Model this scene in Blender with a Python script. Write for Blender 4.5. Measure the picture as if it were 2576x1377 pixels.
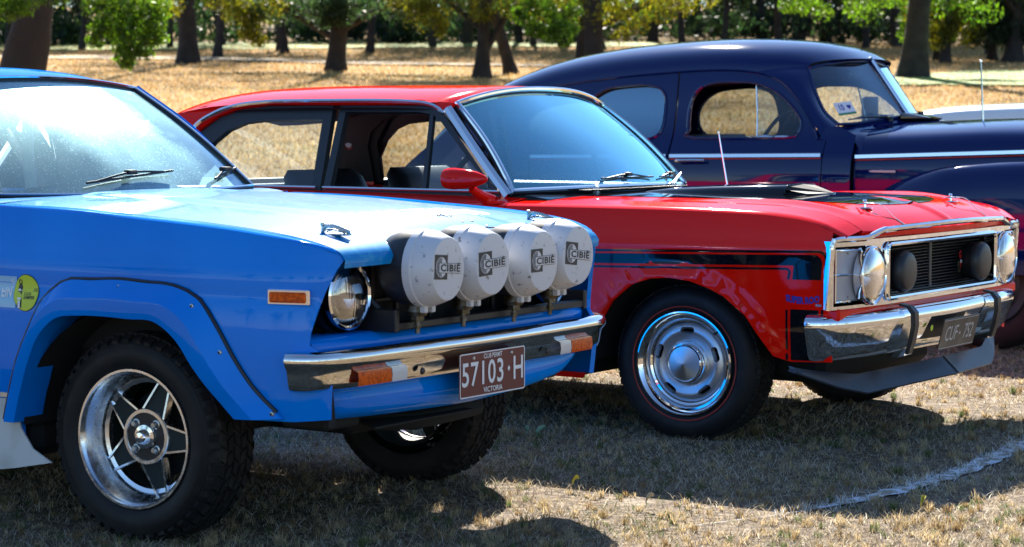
import bpy, math, random
import numpy as np
from mathutils import Vector, Matrix
from mathutils.geometry import delaunay_2d_cdt

for _o in list(bpy.data.objects):
    bpy.data.objects.remove(_o)
scene = bpy.context.scene
C = scene.collection
R = math.radians
rng = np.random.default_rng(7)
random.seed(7)

# ---------------------------------------------------------------- camera
cam_d = bpy.data.cameras.new('camera')
cam = bpy.data.objects.new('camera', cam_d); C.objects.link(cam)
cam.location = (0, 0, 1.23)
cam.rotation_euler = (R(90) - math.atan((688.5 - 310) / 5500), 0, 0)
cam_d.sensor_width = 36
cam_d.lens = 5500 / 2576 * 36
cam_d.clip_end = 3000
cam_d.dof.use_dof = True
cam_d.dof.focus_distance = 7.6
cam_d.dof.aperture_fstop = 6.7
scene.camera = cam

# ---------------------------------------------------------------- sky, sun, exposure
SUN_EL, SUN_AZ = R(33.5), R(0)          # azimuth from +Y towards +X
world = bpy.data.worlds.new('World'); scene.world = world
world.use_nodes = True
_wn = world.node_tree
_sky = _wn.nodes.new('ShaderNodeTexSky'); _sky.sky_type = 'NISHITA'
_sky.sun_disc = False; _sky.sun_elevation = SUN_EL; _sky.sun_rotation = SUN_AZ
_sky.dust_density = 0.12; _sky.ozone_density = 5.0
_wn.links.new(_sky.outputs[0], _wn.nodes['Background'].inputs[0])
_wn.nodes['Background'].inputs[1].default_value = 0.073
sun_d = bpy.data.lights.new('sun', 'SUN'); sun_d.energy = 5.0; sun_d.angle = R(0.53)
sun_d.color = (1.0, 0.93, 0.82)
sun = bpy.data.objects.new('sun', sun_d); C.objects.link(sun)
_d = Vector((-math.sin(SUN_AZ) * math.cos(SUN_EL), -math.cos(SUN_AZ) * math.cos(SUN_EL), -math.sin(SUN_EL)))
sun.rotation_euler = _d.to_track_quat('-Z', 'Y').to_euler()
sun.location = (0, 30, 25)
vs = scene.view_settings
vs.view_transform = 'Standard'; vs.look = 'None'; vs.gamma = 1; vs.use_curve_mapping = False
vs.exposure = 1.6
scene.render.engine = 'CYCLES'
scene.cycles.max_bounces = 8; scene.cycles.transparent_max_bounces = 24
scene.cycles.sample_clamp_indirect = 6

# ---------------------------------------------------------------- helpers: properties and linking
def tag(o, label=None, cat=None, group=None, kind=None):
    if label: o['label'] = label
    if cat: o['category'] = cat
    if group: o['group'] = group
    if kind: o['kind'] = kind
    return o

def empty(name, loc=(0, 0, 0), rz=0.0, parent=None):
    o = bpy.data.objects.new(name, None); C.objects.link(o)
    o.location = loc; o.rotation_euler = (0, 0, rz); o.parent = parent
    o.empty_display_size = 0.2
    return o

def link(name, me, parent=None):
    o = bpy.data.objects.new(name, me); C.objects.link(o)
    o.parent = parent
    return o

def obj(name, geoms, mat, parent=None, sharp=35, smooth=True):
    """geoms: one (V,F) or a list of them -> one mesh object"""
    if isinstance(geoms, tuple): geoms = [geoms]
    V, Fc, n = [], [], 0
    for v, f in geoms:
        v = np.asarray(v, float)
        V.append(v); Fc += [tuple(i + n for i in q) for q in f]; n += len(v)
    V = np.concatenate(V)
    me = bpy.data.meshes.new(name)
    me.from_pydata(V.tolist(), [], Fc)
    me.materials.append(mat)
    if smooth:
        me.shade_smooth()
        if sharp: me.set_sharp_from_angle(angle=R(sharp))
    return link(name, me, parent)

def copy_tree(o, parent=None):
    c = o.copy(); C.objects.link(c); c.parent = parent
    for ch in list(o.children): copy_tree(ch, c)
    return c

# ---------------------------------------------------------------- helpers: curves
def spl(xs, ys):
    """monotone cubic through (xs,ys), clamped outside"""
    xs = np.asarray(xs, float); ys = np.asarray(ys, float)
    h = np.diff(xs); d = np.diff(ys) / h
    m = np.zeros(len(xs)); m[0] = d[0]; m[-1] = d[-1]
    for i in range(1, len(xs) - 1):
        if d[i-1] * d[i] > 0:
            w1 = 2*h[i] + h[i-1]; w2 = h[i] + 2*h[i-1]
            m[i] = (w1 + w2) / (w1 / d[i-1] + w2 / d[i])
    def f(x):
        x = np.clip(np.asarray(x, float), xs[0], xs[-1])
        i = np.clip(np.searchsorted(xs, x) - 1, 0, len(h) - 1)
        t = (x - xs[i]) / h[i]
        return ((2*t**3 - 3*t**2 + 1) * ys[i] + (t**3 - 2*t**2 + t) * h[i] * m[i]
                + (-2*t**3 + 3*t**2) * ys[i+1] + (t**3 - t**2) * h[i] * m[i+1])
    return f

def crs(P, n, closed=False):
    """Catmull-Rom through points P (k,d), n samples, uniform in chord length"""
    P = np.asarray(P, float); k = len(P)
    if closed:
        Q = np.vstack([P[-1:], P, P[:2]]); segs = k
    else:
        Q = np.vstack([2*P[:1] - P[1:2], P, 2*P[-1:] - P[-2:-1]]); segs = k - 1
    L = [np.linalg.norm(Q[i+2] - Q[i+1]) for i in range(segs)]
    cum = np.concatenate([[0], np.cumsum(L)])
    s = np.linspace(0, cum[-1], n, endpoint=not closed)
    i = np.clip(np.searchsorted(cum, s, side='right') - 1, 0, segs - 1)
    t = ((s - cum[i]) / np.maximum(np.array(L)[i], 1e-9))[:, None]
    a, b, c, d = Q[i], Q[i+1], Q[i+2], Q[i+3]
    return 0.5 * (2*b + (c - a)*t + (2*a - 5*b + 4*c - d)*t**2 + (3*b - a - 3*c + d)*t**3)

def poly(P, n):
    """linear resample of an open polyline"""
    P = np.asarray(P, float)
    L = np.concatenate([[0], np.cumsum(np.linalg.norm(np.diff(P, axis=0), axis=1))])
    s = np.linspace(0, L[-1], n)
    return np.stack([np.interp(s, L, P[:, j]) for j in range(P.shape[1])], 1)

def rrect(x0, x1, y0, y1, r, n=5):
    """rounded rectangle outline, counter-clockwise"""
    out = []
    for cx, cy, a0 in ((x1-r, y0+r, -90), (x1-r, y1-r, 0), (x0+r, y1-r, 90), (x0+r, y0+r, 180)):
        for i in range(n + 1):
            a = R(a0 + 90*i/n); out.append((cx + r*math.cos(a), cy + r*math.sin(a)))
    return out

def circ(cx, cy, r, n=32, ry=None):
    return [(cx + r*math.cos(2*math.pi*i/n), cy + (ry or r)*math.sin(2*math.pi*i/n)) for i in range(n)]

# ---------------------------------------------------------------- helpers: geometry (V,F)
def g_grid(P, cu=False, cv=False):
    P = np.asarray(P, float); nu, nv = P.shape[:2]
    V = P.reshape(-1, 3); Fc = []
    for i in range(nu if cu else nu - 1):
        i2 = (i + 1) % nu
        for j in range(nv if cv else nv - 1):
            j2 = (j + 1) % nv
            Fc.append((i*nv + j, i2*nv + j, i2*nv + j2, i*nv + j2))
    return V, Fc

def g_tube(P, r, n=8, closed=False, caps=True):
    P = np.asarray(P, float); k = len(P)
    r = np.broadcast_to(np.asarray(r, float), (k,))
    T = np.gradient(P, axis=0)
    if closed: T = np.roll(P, -1, 0) - np.roll(P, 1, 0)
    T /= np.linalg.norm(T, axis=1)[:, None] + 1e-12
    up = np.array([0, 0, 1.0]) if abs(T[0][2]) < .9 else np.array([1.0, 0, 0])
    N = np.cross(up, T[0]); N /= np.linalg.norm(N); rows = []
    for i in range(k):
        N = N - T[i] * (N @ T[i]); N /= np.linalg.norm(N) + 1e-12
        B = np.cross(T[i], N)
        a = np.arange(n) * 2*math.pi/n
        rows.append(P[i] + r[i] * (np.cos(a)[:, None]*N + np.sin(a)[:, None]*B))
    V, Fc = g_grid(np.array(rows), closed, True)
    if caps and not closed:
        Fc.append(tuple(range(n - 1, -1, -1))); Fc.append(tuple((k-1)*n + i for i in range(n)))
    return V, Fc

def g_lathe(prof, n=32, M=None, a0=0, a1=2*math.pi):
    """profile [(r,h)] turned about local z"""
    full = abs(a1 - a0 - 2*math.pi) < 1e-6
    a = np.linspace(a0, a1, n, endpoint=not full)
    P = np.array([[(r*math.cos(t), r*math.sin(t), h) for r, h in prof] for t in a])
    V, Fc = g_grid(P, full, False)
    return tf((V, Fc), M) if M is not None else (V, Fc)

def g_box(x0, x1, y0, y1, z0, z1, b=0.0):
    """box with bevelled edges"""
    if b <= 0:
        V = [(x, y, z) for x in (x0, x1) for y in (y0, y1) for z in (z0, z1)]
        return np.array(V), [(0, 1, 3, 2), (4, 6, 7, 5), (0, 4, 5, 1), (2, 3, 7, 6), (0, 2, 6, 4), (1, 5, 7, 3)]
    c = np.array([(x0+x1)/2, (y0+y1)/2, (z0+z1)/2]); h = np.array([(x1-x0)/2, (y1-y0)/2, (z1-z0)/2])
    b = min(b, h.min()*.95); V = []; idx = {}
    for sx in (-1, 1):
        for sy in (-1, 1):
            for sz in (-1, 1):
                for ax in range(3):
                    s = np.array([sx, sy, sz], float); q = h - b; q[ax] = h[ax]
                    idx[(sx, sy, sz, ax)] = len(V); V.append(c + s*q)
    Fc = []
    for ax in range(3):
        o = [i for i in range(3) if i != ax]
        for s in (-1, 1):
            q = []
            for a, bb in ((-1, -1), (1, -1), (1, 1), (-1, 1)):
                k = [0, 0, 0]; k[ax] = s; k[o[0]] = a; k[o[1]] = bb; q.append(idx[(*k, ax)])
            Fc.append(tuple(q))
        for a in (-1, 1):
            for bb in (-1, 1):
                q = []
                k1 = [0, 0, 0]; k1[o[0]] = a; k1[o[1]] = bb
                k2 = list(k1); k1[ax] = -1; k2[ax] = 1
                Fc.append((idx[(*k1, o[0])], idx[(*k2, o[0])], idx[(*k2, o[1])], idx[(*k1, o[1])]))
    for sx in (-1, 1):
        for sy in (-1, 1):
            for sz in (-1, 1):
                Fc.append(tuple(idx[(sx, sy, sz, ax)] for ax in range(3)))
    V = np.array(V); Fo = []
    for q in Fc:
        p = V[list(q)]; nn = np.cross(p[1]-p[0], p[2]-p[0])
        Fo.append(q if nn @ (p.mean(0) - c) > 0 else q[::-1])
    return V, Fo

def g_prism(pts, h0, h1):
    """polygon (x,y) pulled from z=h0 to z=h1"""
    n = len(pts)
    V = np.array([(x, y, h0) for x, y in pts] + [(x, y, h1) for x, y in pts])
    return V, [tuple(range(n-1, -1, -1)), tuple(range(n, 2*n))] + [(i, (i+1) % n, n + (i+1) % n, n + i) for i in range(n)]

def tf(g, M):
    V, Fc = g
    if callable(M): return M(np.asarray(V, float)), Fc
    A = np.array(M); return np.asarray(V, float) @ A[:3, :3].T + A[:3, 3], Fc

def frame(o, x, y, z=None):
    """matrix from an origin and two (three) axes"""
    x = Vector(x).normalized(); y = Vector(y); y = (y - x*(y.dot(x))).normalized()
    z = x.cross(y) if z is None else Vector(z)
    return Matrix(((x[0], y[0], z[0], o[0]), (x[1], y[1], z[1], o[1]), (x[2], y[2], z[2], o[2]), (0, 0, 0, 1)))

def inside(P, pl):
    pl = np.asarray(pl, float); x, y = P[:, 0], P[:, 1]; r = np.zeros(len(P), bool)
    j = len(pl) - 1
    for i in range(len(pl)):
        xi, yi = pl[i]; xj, yj = pl[j]
        c = ((yi > y) != (yj > y)) & (x < (xj - xi) * (y - yi) / (yj - yi + 1e-15) + xi)
        r ^= c; j = i
    return r

def dens(pl, step):
    """add points along a closed polygon so that no edge is longer than step"""
    out = []; n = len(pl)
    for i in range(n):
        a = np.array(pl[i], float); b = np.array(pl[(i+1) % n], float)
        k = max(1, int(np.linalg.norm(b - a) / step))
        for j in range(k): out.append(a + (b - a)*j/k)
    return out

def patch(name, outline, holes, S, step, mat, parent=None, rim=0.012, flip=False, sv=None, back=False):
    """panel: a polygon with holes in (u,v), meshed and laid on the curved surface S(u,v)"""
    sv = sv or step
    loops = [dens(outline, step)] + [dens(h, step) for h in holes]
    pts = []; edges = []
    for lp in loops:
        n0 = len(pts); pts += [tuple(p) for p in lp]
        edges += [(n0 + i, n0 + (i+1) % len(lp)) for i in range(len(lp))]
    B = np.array(pts); lo = B.min(0); hi = B.max(0)
    gx, gy = np.meshgrid(np.arange(lo[0] + step/2, hi[0], step), np.arange(lo[1] + sv/2, hi[1], sv))
    G = np.stack([gx.ravel(), gy.ravel()], 1)
    ok = inside(G, loops[0])
    for h in loops[1:]: ok &= ~inside(G, h)
    G = G[ok]
    if len(G):
        keep = np.ones(len(G), bool)
        for i in range(0, len(G), 400):
            d = np.sqrt(((G[i:i+400, None] - B[None])**2 / np.array([1, 1])).sum(2)).min(1)
            keep[i:i+400] = d > min(step, sv)*.42
        G = G[keep]
    allp = [Vector(p) for p in pts] + [Vector(p) for p in G]
    vo, eo, fo, *_ = delaunay_2d_cdt(allp, edges, [], 0, 1e-6)
    P2 = np.array([tuple(v) for v in vo]); T = np.array([f for f in fo if len(f) == 3])
    c = P2[T].mean(1); ok = inside(c, loops[0])
    for h in loops[1:]: ok &= ~inside(c, h)
    T = T[ok]
    u, v = P2[:, 0], P2[:, 1]; e = 1e-3
    X = S(u, v)
    N = np.cross(S(u + e, v) - S(u - e, v), S(u, v + e) - S(u, v - e))
    N /= np.linalg.norm(N, axis=1)[:, None] + 1e-12
    if flip: N = -N
    tn = np.cross(X[T[:, 1]] - X[T[:, 0]], X[T[:, 2]] - X[T[:, 0]])
    bad = (tn * N[T].mean(1)).sum(1) < 0
    T[bad] = T[bad][:, ::-1]
    V = [X]; NN = [N]; Fc = [tuple(t) for t in T]
    if rim:
        from collections import Counter
        cnt = Counter(); dr = {}
        for a, b, cc in Fc:
            for p, q in ((a, b), (b, cc), (cc, a)):
                k = (min(p, q), max(p, q)); cnt[k] += 1; dr[k] = (p, q)
        n = len(X)
        for k, q in cnt.items():
            if q != 1: continue
            a, b = dr[k]
            A0, B0 = X[a], X[b]; A1, B1 = A0 - N[a]*rim, B0 - N[b]*rim
            fn = np.cross(A1 - A0, B0 - A0); fn /= np.linalg.norm(fn) + 1e-12
            V.append(np.array([A0, A1, B1, B0])); NN.append(np.array([fn]*4))
            Fc.append((n, n+1, n+2, n+3)); n += 4
        if back:
            V.append(X - N*rim); NN.append(-N); Fc += [tuple(n + i for i in t[::-1]) for t in T]; n += len(X)
    V = np.concatenate(V); NN = np.concatenate(NN)
    me = bpy.data.meshes.new(name); me.from_pydata(V.tolist(), [], Fc)
    me.materials.append(mat); me.shade_smooth()
    me.normals_split_custom_set_from_vertices(NN.tolist())
    return link(name, me, parent)

def g_text(s, size=1.0, bold=0.0, sx=1.0, align='CENTER', space=1.0, ext=0.0):
    """flat lettering, as (V,F) in the xy plane"""
    cu = bpy.data.curves.new('lettering', 'FONT'); cu.body = s; cu.size = size
    cu.align_x = align; cu.align_y = 'CENTER'; cu.offset = bold*size; cu.space_character = space
    cu.extrude = ext; cu.resolution_u = 3
    o = bpy.data.objects.new('lettering', cu); C.objects.link(o)
    dg = bpy.context.evaluated_depsgraph_get()
    me = bpy.data.meshes.new_from_object(o.evaluated_get(dg))
    V = np.array([tuple(v.co) for v in me.vertices]).reshape(-1, 3); Fc = [tuple(p.vertices) for p in me.polygons]
    bpy.data.objects.remove(o); bpy.data.curves.remove(cu); bpy.data.meshes.remove(me)
    V[:, 0] *= sx
    return V, Fc

# ---------------------------------------------------------------- materials
def newmat(name):
    m = bpy.data.materials.new(name); m.use_nodes = True
    nt = m.node_tree; b = nt.nodes['Principled BSDF']
    return m, nt, b

def pmat(name, col, rough=.5, metal=0., coat=0., coat_r=.03, spec=.5, bump=None, var=None, aniso=0, rvar=None, sheen=0):
    m, nt, b = newmat(name)
    b.inputs['Base Color'].default_value = (*col, 1); b.inputs['Roughness'].default_value = rough
    b.inputs['Metallic'].default_value = metal; b.inputs['Coat Weight'].default_value = coat
    b.inputs['Coat Roughness'].default_value = coat_r; b.inputs['Specular IOR Level'].default_value = spec
    if aniso: b.inputs['Anisotropic'].default_value = aniso
    tc = nt.nodes.new('ShaderNodeTexCoord')
    def noise(sc, det=4):
        n = nt.nodes.new('ShaderNodeTexNoise'); n.inputs['Scale'].default_value = sc; n.inputs['Detail'].default_value = det
        nt.links.new(tc.outputs['Object'], n.inputs['Vector']); return n
    if var:                       # (scale, colour2, lo, hi)
        n = noise(var[0]); r = nt.nodes.new('ShaderNodeMapRange'); r.inputs[1].default_value = var[2]; r.inputs[2].default_value = var[3]
        mx = nt.nodes.new('ShaderNodeMix'); mx.data_type = 'RGBA'
        nt.links.new(n.outputs[0], r.inputs[0]); nt.links.new(r.outputs[0], mx.inputs[0])
        mx.inputs[6].default_value = (*col, 1); mx.inputs[7].default_value = (*var[1], 1)
        nt.links.new(mx.outputs[2], b.inputs['Base Color'])
    if rvar:                      # (scale, r0, r1)
        n = noise(rvar[0]); r = nt.nodes.new('ShaderNodeMapRange'); r.inputs[1].default_value = .35; r.inputs[2].default_value = .7
        r.inputs[3].default_value = rvar[1]; r.inputs[4].default_value = rvar[2]
        nt.links.new(n.outputs[0], r.inputs[0]); nt.links.new(r.outputs[0], b.inputs['Roughness'])
    if bump:                      # (scale, strength, distance)
        n = noise(bump[0]); bp = nt.nodes.new('ShaderNodeBump'); bp.inputs['Strength'].default_value = bump[1]; bp.inputs['Distance'].default_value = bump[2]
        nt.links.new(n.outputs[0], bp.inputs['Height']); nt.links.new(bp.outputs[0], b.inputs['Normal'])
        if coat: nt.links.new(bp.outputs[0], b.inputs['Coat Normal'])
    return m

def ramp_(nt, stops):
    r = nt.nodes.new('ShaderNodeValToRGB')
    while len(r.color_ramp.elements) < len(stops): r.color_ramp.elements.new(.5)
    for e, (p, v) in zip(r.color_ramp.elements, stops): e.position = p; e.color = (v, v, v, 1)
    return r

def glass(name, tint=(.8, .9, .92), refl=1.0, dust_sheen=0.0, rt=(1, 1, 1), dr=.38, flute=False, swept=False, dcol=(.8, .8, .78), spots=0.0, dlo=.3, dhi=.75):
    """thin pane: transparent + mirror by Fresnel, with an optional film of dust that scatters sunlight or lends a painted sky sheen"""
    m, nt, b = newmat(name); nt.nodes.remove(b)
    out = nt.nodes['Material Output']; L = nt.links.new
    tr = nt.nodes.new('ShaderNodeBsdfTransparent'); tr.inputs[0].default_value = (*tint, 1)
    gl = nt.nodes.new('ShaderNodeBsdfGlossy'); gl.inputs['Roughness'].default_value = .01; gl.inputs[0].default_value = (*rt, 1)
    fr = nt.nodes.new('ShaderNodeFresnel'); fr.inputs[0].default_value = 1.5
    ml = nt.nodes.new('ShaderNodeMath'); ml.operation = 'MULTIPLY'; ml.inputs[1].default_value = 1.7*refl; ml.use_clamp = True
    L(fr.outputs[0], ml.inputs[0])
    if flute:
        tcf = nt.nodes.new('ShaderNodeTexCoord'); wv = nt.nodes.new('ShaderNodeTexWave'); wv.bands_direction = 'Y'; wv.inputs['Scale'].default_value = 28; wv.inputs['Distortion'].default_value = .4
        L(tcf.outputs['Object'], wv.inputs[0]); bf = nt.nodes.new('ShaderNodeBump'); bf.inputs['Strength'].default_value = .07; bf.inputs['Distance'].default_value = .004
        L(wv.outputs['Fac'], bf.inputs['Height']); L(bf.outputs[0], gl.inputs['Normal'])
    mx = nt.nodes.new('ShaderNodeMixShader'); L(ml.outputs[0], mx.inputs[0]); L(tr.outputs[0], mx.inputs[1]); L(gl.outputs[0], mx.inputs[2])
    last = mx
    if dust_sheen > 0:
        tc = nt.nodes.new('ShaderNodeTexCoord')
        n1 = nt.nodes.new('ShaderNodeTexNoise'); n1.inputs['Scale'].default_value = 2.2; n1.inputs['Detail'].default_value = 3
        n2 = nt.nodes.new('ShaderNodeTexNoise'); n2.inputs['Scale'].default_value = 130; n2.inputs['Detail'].default_value = 2
        L(tc.outputs['Object'], n1.inputs[0]); L(tc.outputs['Object'], n2.inputs[0])
        r1 = nt.nodes.new('ShaderNodeMapRange'); r1.inputs[1].default_value = dlo; r1.inputs[2].default_value = dhi; r1.inputs[3].default_value = dust_sheen*.45; r1.inputs[4].default_value = dust_sheen
        L(n1.outputs[0], r1.inputs[0])
        r2 = nt.nodes.new('ShaderNodeMapRange'); r2.inputs[1].default_value = .58; r2.inputs[2].default_value = .7; r2.inputs[3].default_value = 0; r2.inputs[4].default_value = spots
        L(n2.outputs[0], r2.inputs[0])
        ad = nt.nodes.new('ShaderNodeMath'); ad.operation = 'ADD'; ad.use_clamp = True; L(r1.outputs[0], ad.inputs[0]); L(r2.outputs[0], ad.inputs[1])
        if swept:      # dirt left between the wiped and unwiped parts of the pane
            sx = nt.nodes.new('ShaderNodeSeparateXYZ'); L(tc.outputs['Object'], sx.inputs[0])
            mz = nt.nodes.new('ShaderNodeMath'); mz.operation = 'MULTIPLY_ADD'; mz.inputs[1].default_value = .62; L(sx.outputs[2], mz.inputs[0]); L(sx.outputs[1], mz.inputs[2])
            n3 = nt.nodes.new('ShaderNodeTexNoise'); n3.inputs['Scale'].default_value = 9; n3.inputs['Detail'].default_value = 5; L(tc.outputs['Object'], n3.inputs[0])
            m3 = nt.nodes.new('ShaderNodeMath'); m3.operation = 'MULTIPLY_ADD'; m3.inputs[1].default_value = .22; L(n3.outputs[0], m3.inputs[0]); L(mz.outputs[0], m3.inputs[2])
            rp = ramp_(nt, [(0, .30), (.34, .35), (.52, 1.0), (.70, 1.0), (.775, .22), (1, .16)])
            mr_ = nt.nodes.new('ShaderNodeMapRange'); mr_.inputs[1].default_value = .1; mr_.inputs[2].default_value = 1.6; L(m3.outputs[0], mr_.inputs[0]); L(mr_.outputs[0], rp.inputs[0])
            mm = nt.nodes.new('ShaderNodeMath'); mm.operation = 'MULTIPLY'; L(ad.outputs[0], mm.inputs[0]); L(rp.outputs[0], mm.inputs[1]); ad = mm
        tl = nt.nodes.new('ShaderNodeBsdfTranslucent'); tl.inputs[0].default_value = (*dcol, 1)
        df = nt.nodes.new('ShaderNodeBsdfGlossy'); df.inputs[0].default_value = (*dcol, 1); df.inputs['Roughness'].default_value = dr
        md = nt.nodes.new('ShaderNodeMixShader'); md.inputs[0].default_value = .55; L(tl.outputs[0], md.inputs[1]); L(df.outputs[0], md.inputs[2])
        m2 = nt.nodes.new('ShaderNodeMixShader'); L(ad.outputs[0], m2.inputs[0]); L(mx.outputs[0], m2.inputs[1]); L(md.outputs[0], m2.inputs[2])
        last = m2
    L(last.outputs[0], out.inputs[0])
    return m

M = {}
M['blue'] = pmat('blue_paint', (.0, .215, .78), .4, spec=.0, coat=.6, coat_r=.05, bump=(6, .06, .01), var=(2.2, (.0, .18, .70), .4, .65))
M['blue_hood'] = pmat('blue_paint_worn', (.004, .22, .56), .45, spec=.008, coat=.6, coat_r=.045, var=(30, (.03, .32, .58), .5, .7))
M['red'] = pmat('red_paint', (.82, .006, .0015), .35, spec=0., coat=.62, coat_r=.06, bump=(5, .03, .01))
M['navy'] = pmat('navy_paint', (.0, .008, .080), .3, spec=0., coat=1, coat_r=.05, bump=(4, .02, .01))
M['white_paint'] = pmat('white_paint', (.8, .8, .78), .3, coat=1)
M['black_paint'] = pmat('black_paint', (.004, .005, .008), .35, spec=0., coat=1, coat_r=.04)
M['black_satin'] = pmat('black_satin', (.012, .012, .014), .45)
M['black'] = pmat('black_interior', (.006, .006, .007), .7)
M['dash'] = pmat('dash_vinyl', (.05, .07, .07), .55, bump=(150, .2, .002))
M['pale_dash'] = pmat('pale_green_dash', (.28, .38, .36), .6)
M['vinyl'] = pmat('black_vinyl', (.014, .014, .016), .42, bump=(90, .2, .002))
M['grey_trim'] = pmat('grey_cloth', (.12, .125, .13), .85)
M['chrome'] = pmat('chrome', (.86, .87, .89), .045, metal=1, rvar=(25, .03, .09))
M['old_chrome'] = pmat('worn_chrome', (.78, .77, .74), .06, metal=1, bump=(3.5, .10, .02), rvar=(30, .04, .13))
M['alloy'] = pmat('polished_alloy', (.74, .76, .79), .22, metal=1, rvar=(60, .15, .32))
M['silver'] = pmat('silver_wheel_paint', (.5, .52, .55), .33, metal=.85)
M['spun'] = pmat('spun_steel', (.72, .73, .75), .3, metal=1, aniso=.85)
M['dark_alloy'] = pmat('dark_spoke_paint', (.018, .026, .026), .6, spec=.25)
M['rubber'] = pmat('tyre_rubber', (.006, .006, .007), .6, spec=.35, bump=(60, .3, .002), var=(14, (.016, .015, .014), .5, .75))
M['rubber_trim'] = pmat('rubber_trim', (.01, .01, .012), .42)
M['tread'] = pmat('tread_rubber', (.008, .0075, .0075), .8, spec=.3, bump=(70, .4, .003), var=(20, (.035, .03, .026), .52, .72))
M['redline'] = pmat('red_line_rubber_and_reflection', (.36, .025, .012), .6)
M['lamp_white'] = pmat('white_lamp_cover', (.60, .60, .62), .3, var=(48, (.22, .21, .2), .63, .72), bump=(40, .08, .003))
M['lamp_black'] = pmat('lamp_shell', (.014, .015, .018), .42, bump=(160, .2, .001))
M['amber'] = pmat('amber_lens', (.72, .10, .0), .3, spec=.1, coat=.35, bump=(120, .25, .003), var=(90, (.45, .05, 0), .45, .6))
M['clear_lens'] = pmat('clear_lens', (.55, .56, .58), .15, coat=1, bump=(120, .3, .003))
M['grey_lens'] = pmat('grey_lens', (.42, .40, .42), .3, coat=.4, bump=(150, .3, .003))
M['reflector'] = pmat('reflector', (.9, .91, .93), .06, metal=1)
M['steel'] = pmat('zinc_steel', (.5, .5, .48), .35, metal=1, rvar=(50, .25, .5))
M['brass'] = pmat('zinc_brass', (.13, .10, .055), .5, metal=1, var=(60, (.2, .19, .17), .45, .6))
M['maroon'] = pmat('maroon_plate', (.13, .018, .014), .45)
M['plate_black'] = pmat('black_plate', (.03, .03, .03), .4, var=(9, (.11, .10, .075), .45, .7))
M['plate_white'] = pmat('plate_white', (.78, .78, .78), .45)
M['plate_grey'] = pmat('plate_grey', (.5, .5, .5), .5)
M['faded_print'] = pmat('faded_white_print', (.55, .62, .66), .5)
M['decal_white'] = pmat('decal_white', (.78, .80, .82), .4)
M['decal_sky'] = pmat('decal_sky_blue', (.22, .5, .75), .35, coat=.5)
M['decal_lime'] = pmat('decal_lime', (.5, .62, .03), .4)
M['decal_ink'] = pmat('decal_ink', (.012, .014, .018), .45)
M['decal_blue'] = pmat('decal_royal_blue', (.015, .02, .28), .4)
M['orange'] = pmat('decal_orange', (.75, .12, .01), .4)
M['red_badge'] = pmat('badge_red', (.5, .02, .02), .3, coat=1)
M['mudflap'] = pmat('white_mudflap', (.55, .57, .57), .5, var=(8, (.42, .42, .40), .45, .7))
M['spoiler'] = pmat('rubber_spoiler', (.020, .026, .036), .38, var=(5, (.045, .055, .07), .45, .75), bump=(60, .15, .002))
M['underbody'] = pmat('underbody', (.007, .007, .007), .85)
M['green_felt'] = pmat('sticker_green', (.03, .25, .14), .5)
M['tan_trim'] = pmat('brown_window_trim', (.10, .03, .02), .4, coat=.5)
M['glass'] = glass('window_glass', (.82, .90, .92))
M['glass_blue'] = glass('tinted_glass', (.62, .76, .82), refl=1.6, rt=(.7, .87, 1))
M['glass_dusty'] = glass('dusty_windscreen', (.70, .86, .92), refl=1.5, dust_sheen=.55, spots=.4, dcol=(.55, .92, 1.0), dlo=.3, dhi=.6, dr=.40, swept=True, rt=(.7, .9, 1))
M['glass_red'] = glass('red_car_windscreen', (.45, .66, .78), refl=3.6, dust_sheen=.30, spots=.04, rt=(.5, .92, 1), dr=.45, dcol=(.34, .80, 1.0))  # cyan film puts the sky's reflection into the pane's colour
M['lens_glass'] = glass('headlamp_glass', (.9, .93, .95), refl=5, flute=True)
M['glass_side'] = glass('side_window_glass', (.60, .72, .78), refl=5.5, rt=(.55, .82, 1))

# ================================================================ THE SETTING
def gz(x, y):
    """height of the ground: level under the cars, rising gently behind them"""
    x = np.asarray(x, float); y = np.asarray(y, float)
    t = np.clip(y - 12.6, 0, None)
    r = 0.055 * (t - 2.0*(1 - np.exp(-t/2.0)))
    return r + np.where(y > 25, .10*np.sin(x*.11 + 1.3)*np.sin(y*.07)*np.clip((y-25)/30, 0, 1), 0)

def vnoise(x, y, s, seed=0):
    """cheap value noise in [0,1]"""
    x = np.asarray(x)*s; y = np.asarray(y)*s
    xi = np.floor(x).astype(np.int64); yi = np.floor(y).astype(np.int64); fx = x - xi; fy = y - yi
    fx = fx*fx*(3 - 2*fx); fy = fy*fy*(3 - 2*fy)
    def h(a, b):
        n = (a*374761393 + b*668265263 + seed*974711) & 0x7fffffff
        n = ((n ^ (n >> 13)) * 1274126177) & 0x7fffffff
        return ((n ^ (n >> 16)) & 0xffff) / 65535.0
    return (h(xi, yi)*(1-fx) + h(xi+1, yi)*fx)*(1-fy) + (h(xi, yi+1)*(1-fx) + h(xi+1, yi+1)*fx)*fy

def ramp(nt, stops):
    r = nt.nodes.new('ShaderNodeValToRGB')
    while len(r.color_ramp.elements) < len(stops): r.color_ramp.elements.new(.5)
    for e, (p, c) in zip(r.color_ramp.elements, stops): e.position = p; e.color = (*c, 1)
    return r

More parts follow.
